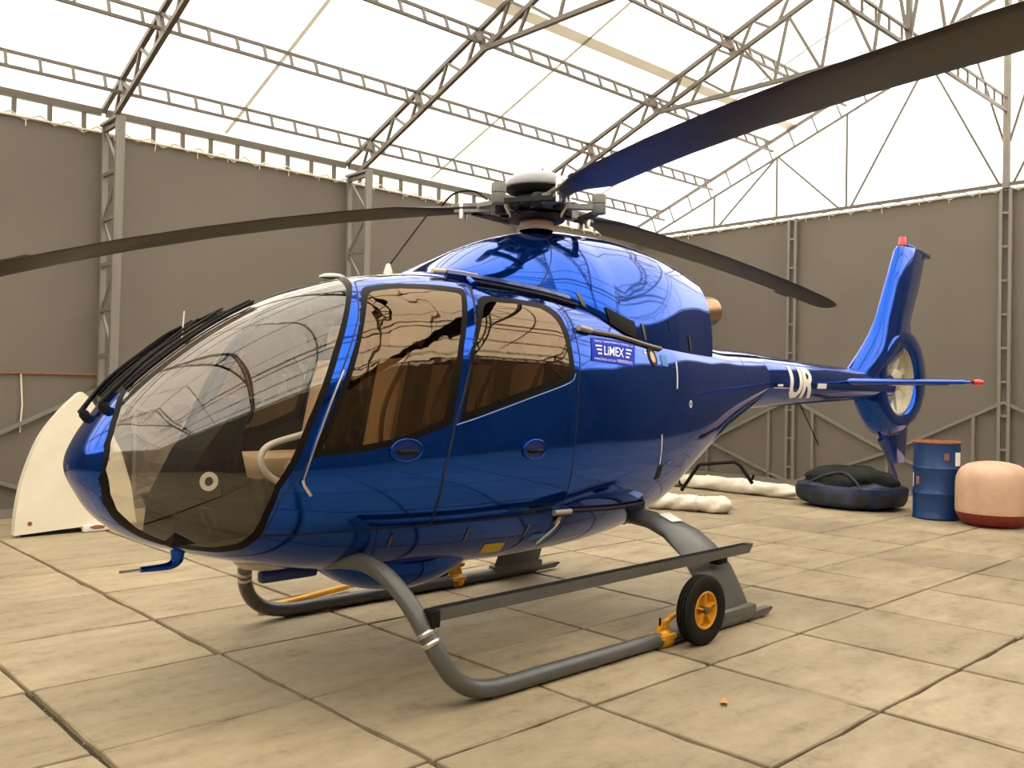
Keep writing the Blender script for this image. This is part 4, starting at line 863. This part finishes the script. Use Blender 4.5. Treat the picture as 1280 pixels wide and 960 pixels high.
ground_wheel(3.34,-1.165,-1,3.12,'black tyred ground handling wheel with yellow rim on the door-side skid'); ground_wheel(3.03,1.165,1,3.19,'yellow bracketed ground handling wheel on the skid beyond the belly')
tb=empty('tow_bar',(3.3,5.65,0),'yellow tow bar lying on the floor beyond the far skid','bar')
tube('bar_tube',[(2.96,5.585,.035),(3.75,5.80,.035)],.022,YELLOW,tb,10); tube('bar_tip',[(2.90,5.567,.035),(2.99,5.592,.035)],.03,RUST,tb,10)
# oil drum
dr=empty('oil_drum',(11.85,4.58,0),'blue steel oil drum with rusty rim beside the grey gable wall','drum'); DC=(11.85,4.58,0); r=.285
lathe('drum_body',[(r-.012,.0),(r,.012),(r,.03),(r-.006,.04),(r-.006,.30),(r+.004,.318),(r+.008,.33),(r+.004,.342),(r-.006,.36),(r-.006,.62),(r+.004,.638),(r+.008,.65),(r+.004,.662),(r-.006,.68),(r-.006,.965)],DC,BARREL,dr,seg=48)
lathe('drum_rim',[(r-.006,.965),(r+.006,.972),(r+.008,.985),(r-.002,.995),(r-.014,.988),(r-.016,.972),(.05,.970),(0,.970)],DC,RUST,dr,seg=48)
def dpatch(a0,a1,z0,z1,mat,nm,poly=None):
    V=[];n=8
    for i in range(n+1):
        a=a0+(a1-a0)*i/n
        for z in (z0,z1): V.append((DC[0]+(r-.003)*math.cos(a),DC[1]+(r-.003)*math.sin(a),z))
    mk(nm,V,[(2*i,2*i+2,2*i+3,2*i+1) for i in range(n)],mat,dr)
va=math.atan2(-DC[1],-DC[0]); dpatch(va+.85,va+1.28,.69,.86,WHITE,'paper_label'); dpatch(va+.30,va+.52,.76,.85,RUST,'worn_spot'); dpatch(va-1.0,va-.78,.44,.54,RUST,'worn_spot'); dpatch(va-1.35,va-1.22,.40,.58,WHITE,'paper_label')
# peach tank
tk=empty('storage_tank',(11.75,3.87,0),'squat peach-painted tank with dark red base beside the blue drum','tank'); TC=(11.75,3.87,0)
lathe('tank_body',[(.415,.16),(.42,.20),(.42,.50),(.412,.58),(.39,.645),(.35,.70),(.28,.745),(.18,.772),(.08,.784),(0,.786)],TC,TANKP,tk,seg=56); lathe('tank_base',[(0,0),(.28,.0),(.33,.02),(.38,.07),(.41,.13),(.416,.162)],TC,TANKR,tk,seg=56)
# plaid bag
def plaid():
    m,nt,out=newmat('plaid_bag_cloth'); b=N(nt,'ShaderNodeBsdfPrincipled'); lk(nt,b.outputs[0],out.inputs[0]); tc=N(nt,'ShaderNodeTexCoord'); b.inputs['Roughness'].default_value=.6
    col=None; sp=N(nt,'ShaderNodeSeparateXYZ'); lk(nt,tc.outputs['Object'],sp.inputs[0]); acc=None
    for i,fr in ((1,22.),(2,30.)):
        k=N(nt,'ShaderNodeMath',operation='MULTIPLY'); k.inputs[1].default_value=fr; lk(nt,sp.outputs[i],k.inputs[0]); s=N(nt,'ShaderNodeMath',operation='SINE'); lk(nt,k.outputs[0],s.inputs[0]); g=N(nt,'ShaderNodeMath',operation='GREATER_THAN'); g.inputs[1].default_value=.55; lk(nt,s.outputs[0],g.inputs[0])
        if acc is None: acc=g
        else: a=N(nt,'ShaderNodeMath',operation='MAXIMUM'); lk(nt,acc.outputs[0],a.inputs[0]); lk(nt,g.outputs[0],a.inputs[1]); acc=a
    mx=N(nt,'ShaderNodeMix',data_type='RGBA'); mx.inputs['A'].default_value=(.012,.014,.014,1); mx.inputs['B'].default_value=(.010,.020,.055,1); lk(nt,acc.outputs[0],mx.inputs['Factor']); lk(nt,mx.outputs['Result'],b.inputs['Base Color']); return m
PLAID=plaid()
bc=np.array([12.05,5.83,0]); bag=empty('plaid_bag',tuple(bc),'dark blue and green plaid cloth bag slumped before the gable wall','bag')
def blob(c,sx,sy,sz,ex,ez,seed,amp,nu=48,nv=24,rz=0.,low=0.):
    r_=np.random.RandomState(seed); ph=r_.rand(6)*6; V=[]
    sp=lambda q,e: math.copysign(abs(q)**e,q)
    for j in range(nv+1):
        b=-PI/2+PI*j/nv
        for i in range(nu):
            a=2*PI*i/nu; d=1+amp*(math.sin(3*a+ph[0]+2*b)+.7*math.sin(5*a-3*b+ph[1])+.5*math.sin(9*a+ph[2]+4*b)+.4*math.sin(13*a+7*b+ph[3]))
            x=sx*sp(math.cos(b),ez)*sp(math.cos(a),ex)*d; y=sy*sp(math.cos(b),ez)*sp(math.sin(a),ex)*d; z=max(sz*sp(math.sin(b),ez)*d,-sz+low)
            V.append((c[0]+x*math.cos(rz)-y*math.sin(rz),c[1]+x*math.sin(rz)+y*math.cos(rz),c[2]+z))
    return V,[(j*nu+i,j*nu+(i+1)%nu,(j+1)*nu+(i+1)%nu,(j+1)*nu+i) for j in range(nv) for i in range(nu)]
V,Fc=blob(bc+[0,0,.19],.50,.68,.19,.6,.5,4,.045,low=.0); mk('bag_body',V,Fc,PLAID,bag)
V,Fc=blob(bc+[0,0,.36],.44,.58,.20,.8,.8,9,.075); mk('bag_top',V,Fc,pmat('dark_green_cloth',(.012,.014,.012),.75,bump=(12,1.),spec=.2),bag)
V,Fc=blob(bc+[-.22,.16,.455],.10,.20,.045,.8,.9,5,.08,24,12,.4); mk('paper_scrap',V,Fc,PLASTIC,bag)
tube('carry_strap',[bc+np.array(q) for q in ((-.47,.45,.30),(-.40,.20,.44),(-.34,-.05,.50),(-.42,-.25,.42),(-.48,-.40,.28))],.016,PLAID,bag,6,smoothpath=6)
tube('zip_piping',[bc+np.array([.505*math.copysign(abs(math.cos(a))**.55,math.cos(a)),.685*math.copysign(abs(math.sin(a))**.55,math.sin(a)),.31]) for a in np.linspace(0,2*PI,60)],.008,BARREL,bag,6)
# wrapped rolls
def roll(a,b,rad,seed,label):
    a=np.array(a,float); b=np.array(b,float); d=b-a; L=np.linalg.norm(d); d/=L; sd=np.array([-d[1],d[0],0]); t=empty('wrapped_roll',tuple((a+b)/2),label,'roll'); r_=np.random.RandomState(seed); V=[];n,m=44,20; ph=r_.rand(8)*6
    for i in range(n+1):
        u=i/n; e=min(1,.45+3.5*min(u,1-u)*2)
        for k in range(m):
            an=2*PI*k/m; q=rad*e*(1+.10*math.sin(9*u+ph[0])+.08*math.sin(23*u+3*an+ph[1])+.07*math.sin(4*an+37*u+ph[2])+.045*r_.randn()); z=rad*.80+q*.82*math.sin(an); V.append(a+d*L*u+sd*q*math.cos(an)+np.array([0,0,max(z,.004)]))
    mk('wrapping',V,[(i*m+k,i*m+(k+1)%m,(i+1)*m+(k+1)%m,(i+1)*m+k) for i in range(n) for k in range(m)]+[tuple(range(m)),tuple(n*m+k for k in range(m))],PLASTIC,t)
    for u in (.3,.68):
        c=a+d*L*u; tube('tie_band',[c+sd*(rad+.012)*math.cos(x)+np.array([0,0,max(rad*.80+(rad+.012)*.82*math.sin(x),.006)]) for x in np.linspace(0,2*PI,25)],.006,ROPE,t,5)
roll((12.23,9.55,0),(12.18,6.68,0),.135,2,'long white plastic-wrapped roll lying before the gable wall'); roll((9.50,7.75,0),(9.98,6.42,0),.13,6,'short white plastic-wrapped roll on the floor behind the rear skid leg')
# black tubular stand
sd_=empty('tubular_stand',(11.7,7.8,0),'black tubular metal frame leaning on the long wrapped roll','stand')
tube('frame_tube',[(11.60,8.39,.02),(11.63,8.20,.30),(11.66,8.11,.44),(11.68,8.05,.452),(11.75,7.6,.515),(11.78,7.54,.52),(11.82,7.47,.47),(11.95,7.335,.20)],.028,BLACK,sd_,10)
for q in ((11.60,8.36,.10),(11.93,7.36,.25)): tube('hook',[np.array(q),np.array(q)+np.array([-.02,.05 if q[1]>8 else -.05,.02]),np.array(q)+np.array([-.02,.07 if q[1]>8 else -.07,.09])],.02,BLACK,sd_,8)
# white fin panel
fp=empty('fin_panel',(3.0,9.95,0),'white curved fibreglass fin panel standing on the floor beyond the nose','panel')
out=spline([(2.46,0,.02),(2.475,0,.26),(2.53,0,.58),(2.67,0,.98),(2.86,0,1.26),(3.04,0,1.45)],6).tolist()+[(3.08,0,1.47),(3.13,0,1.43),(3.30,0,1.20),(3.48,0,.85),(3.60,0,.45),(3.66,0,.05),(3.36,0,.05),(3.10,0,.055)]
V,Fc=prism_geo([(x,9.93,z) for x,_,z in out],(0,1,0),.12); mk('panel_body',V,Fc,FINW,fp,smooth=False)
box('base_block',(3.26,9.9,.035),(.32,.16,.07),WHITEP,fp,bev=.01); box('gap_shade_strip',(2.82,9.94,.014),(.56,.10,.028),BLACK,fp); lathe('drain_hole',[(.0,0),(.022,0),(.022,.004),(0,.004)],(2.60,9.867,.13),RUST,fp,(0,-1,0),14)  # long black strip paints the shade of the gap under the raised panel edge
patchv,patchf=blob((3.24,9.815,.045),.07,.004,.02,1,1,3,.15,20,8); mk('rust_stain',patchv,patchf,RUST,fp)

# litter
def leaf(p,s,a,mat,name,label,cat):
    V=[];n=10
    for k in range(n):
        t=2*PI*k/n; x=s*math.cos(t)*(1 if math.cos(t)<0 else 1.3); y=s*.55*math.sin(t); V.append((p[0]+x*math.cos(a)-y*math.sin(a),p[1]+x*math.sin(a)+y*math.cos(a),.006+.012*math.cos(t)**2))
    V.append((p[0],p[1],.004)); o=mk(name,V,[(k,(k+1)%n,n) for k in range(n)],mat,None,loc=(p[0],p[1],0)); tag(o,label,cat)
leaf((3.84,2.50),.035,.6,pmat('dry_leaf',(.55,.25,.08),.7),'dry_leaf','small dry orange leaf on a slab beside the door-side skid','leaf')
leaf((5.74,3.38),.03,.2,WHITE,'paper_scrap','tiny white paper scrap on the floor past the skid heel','paper')
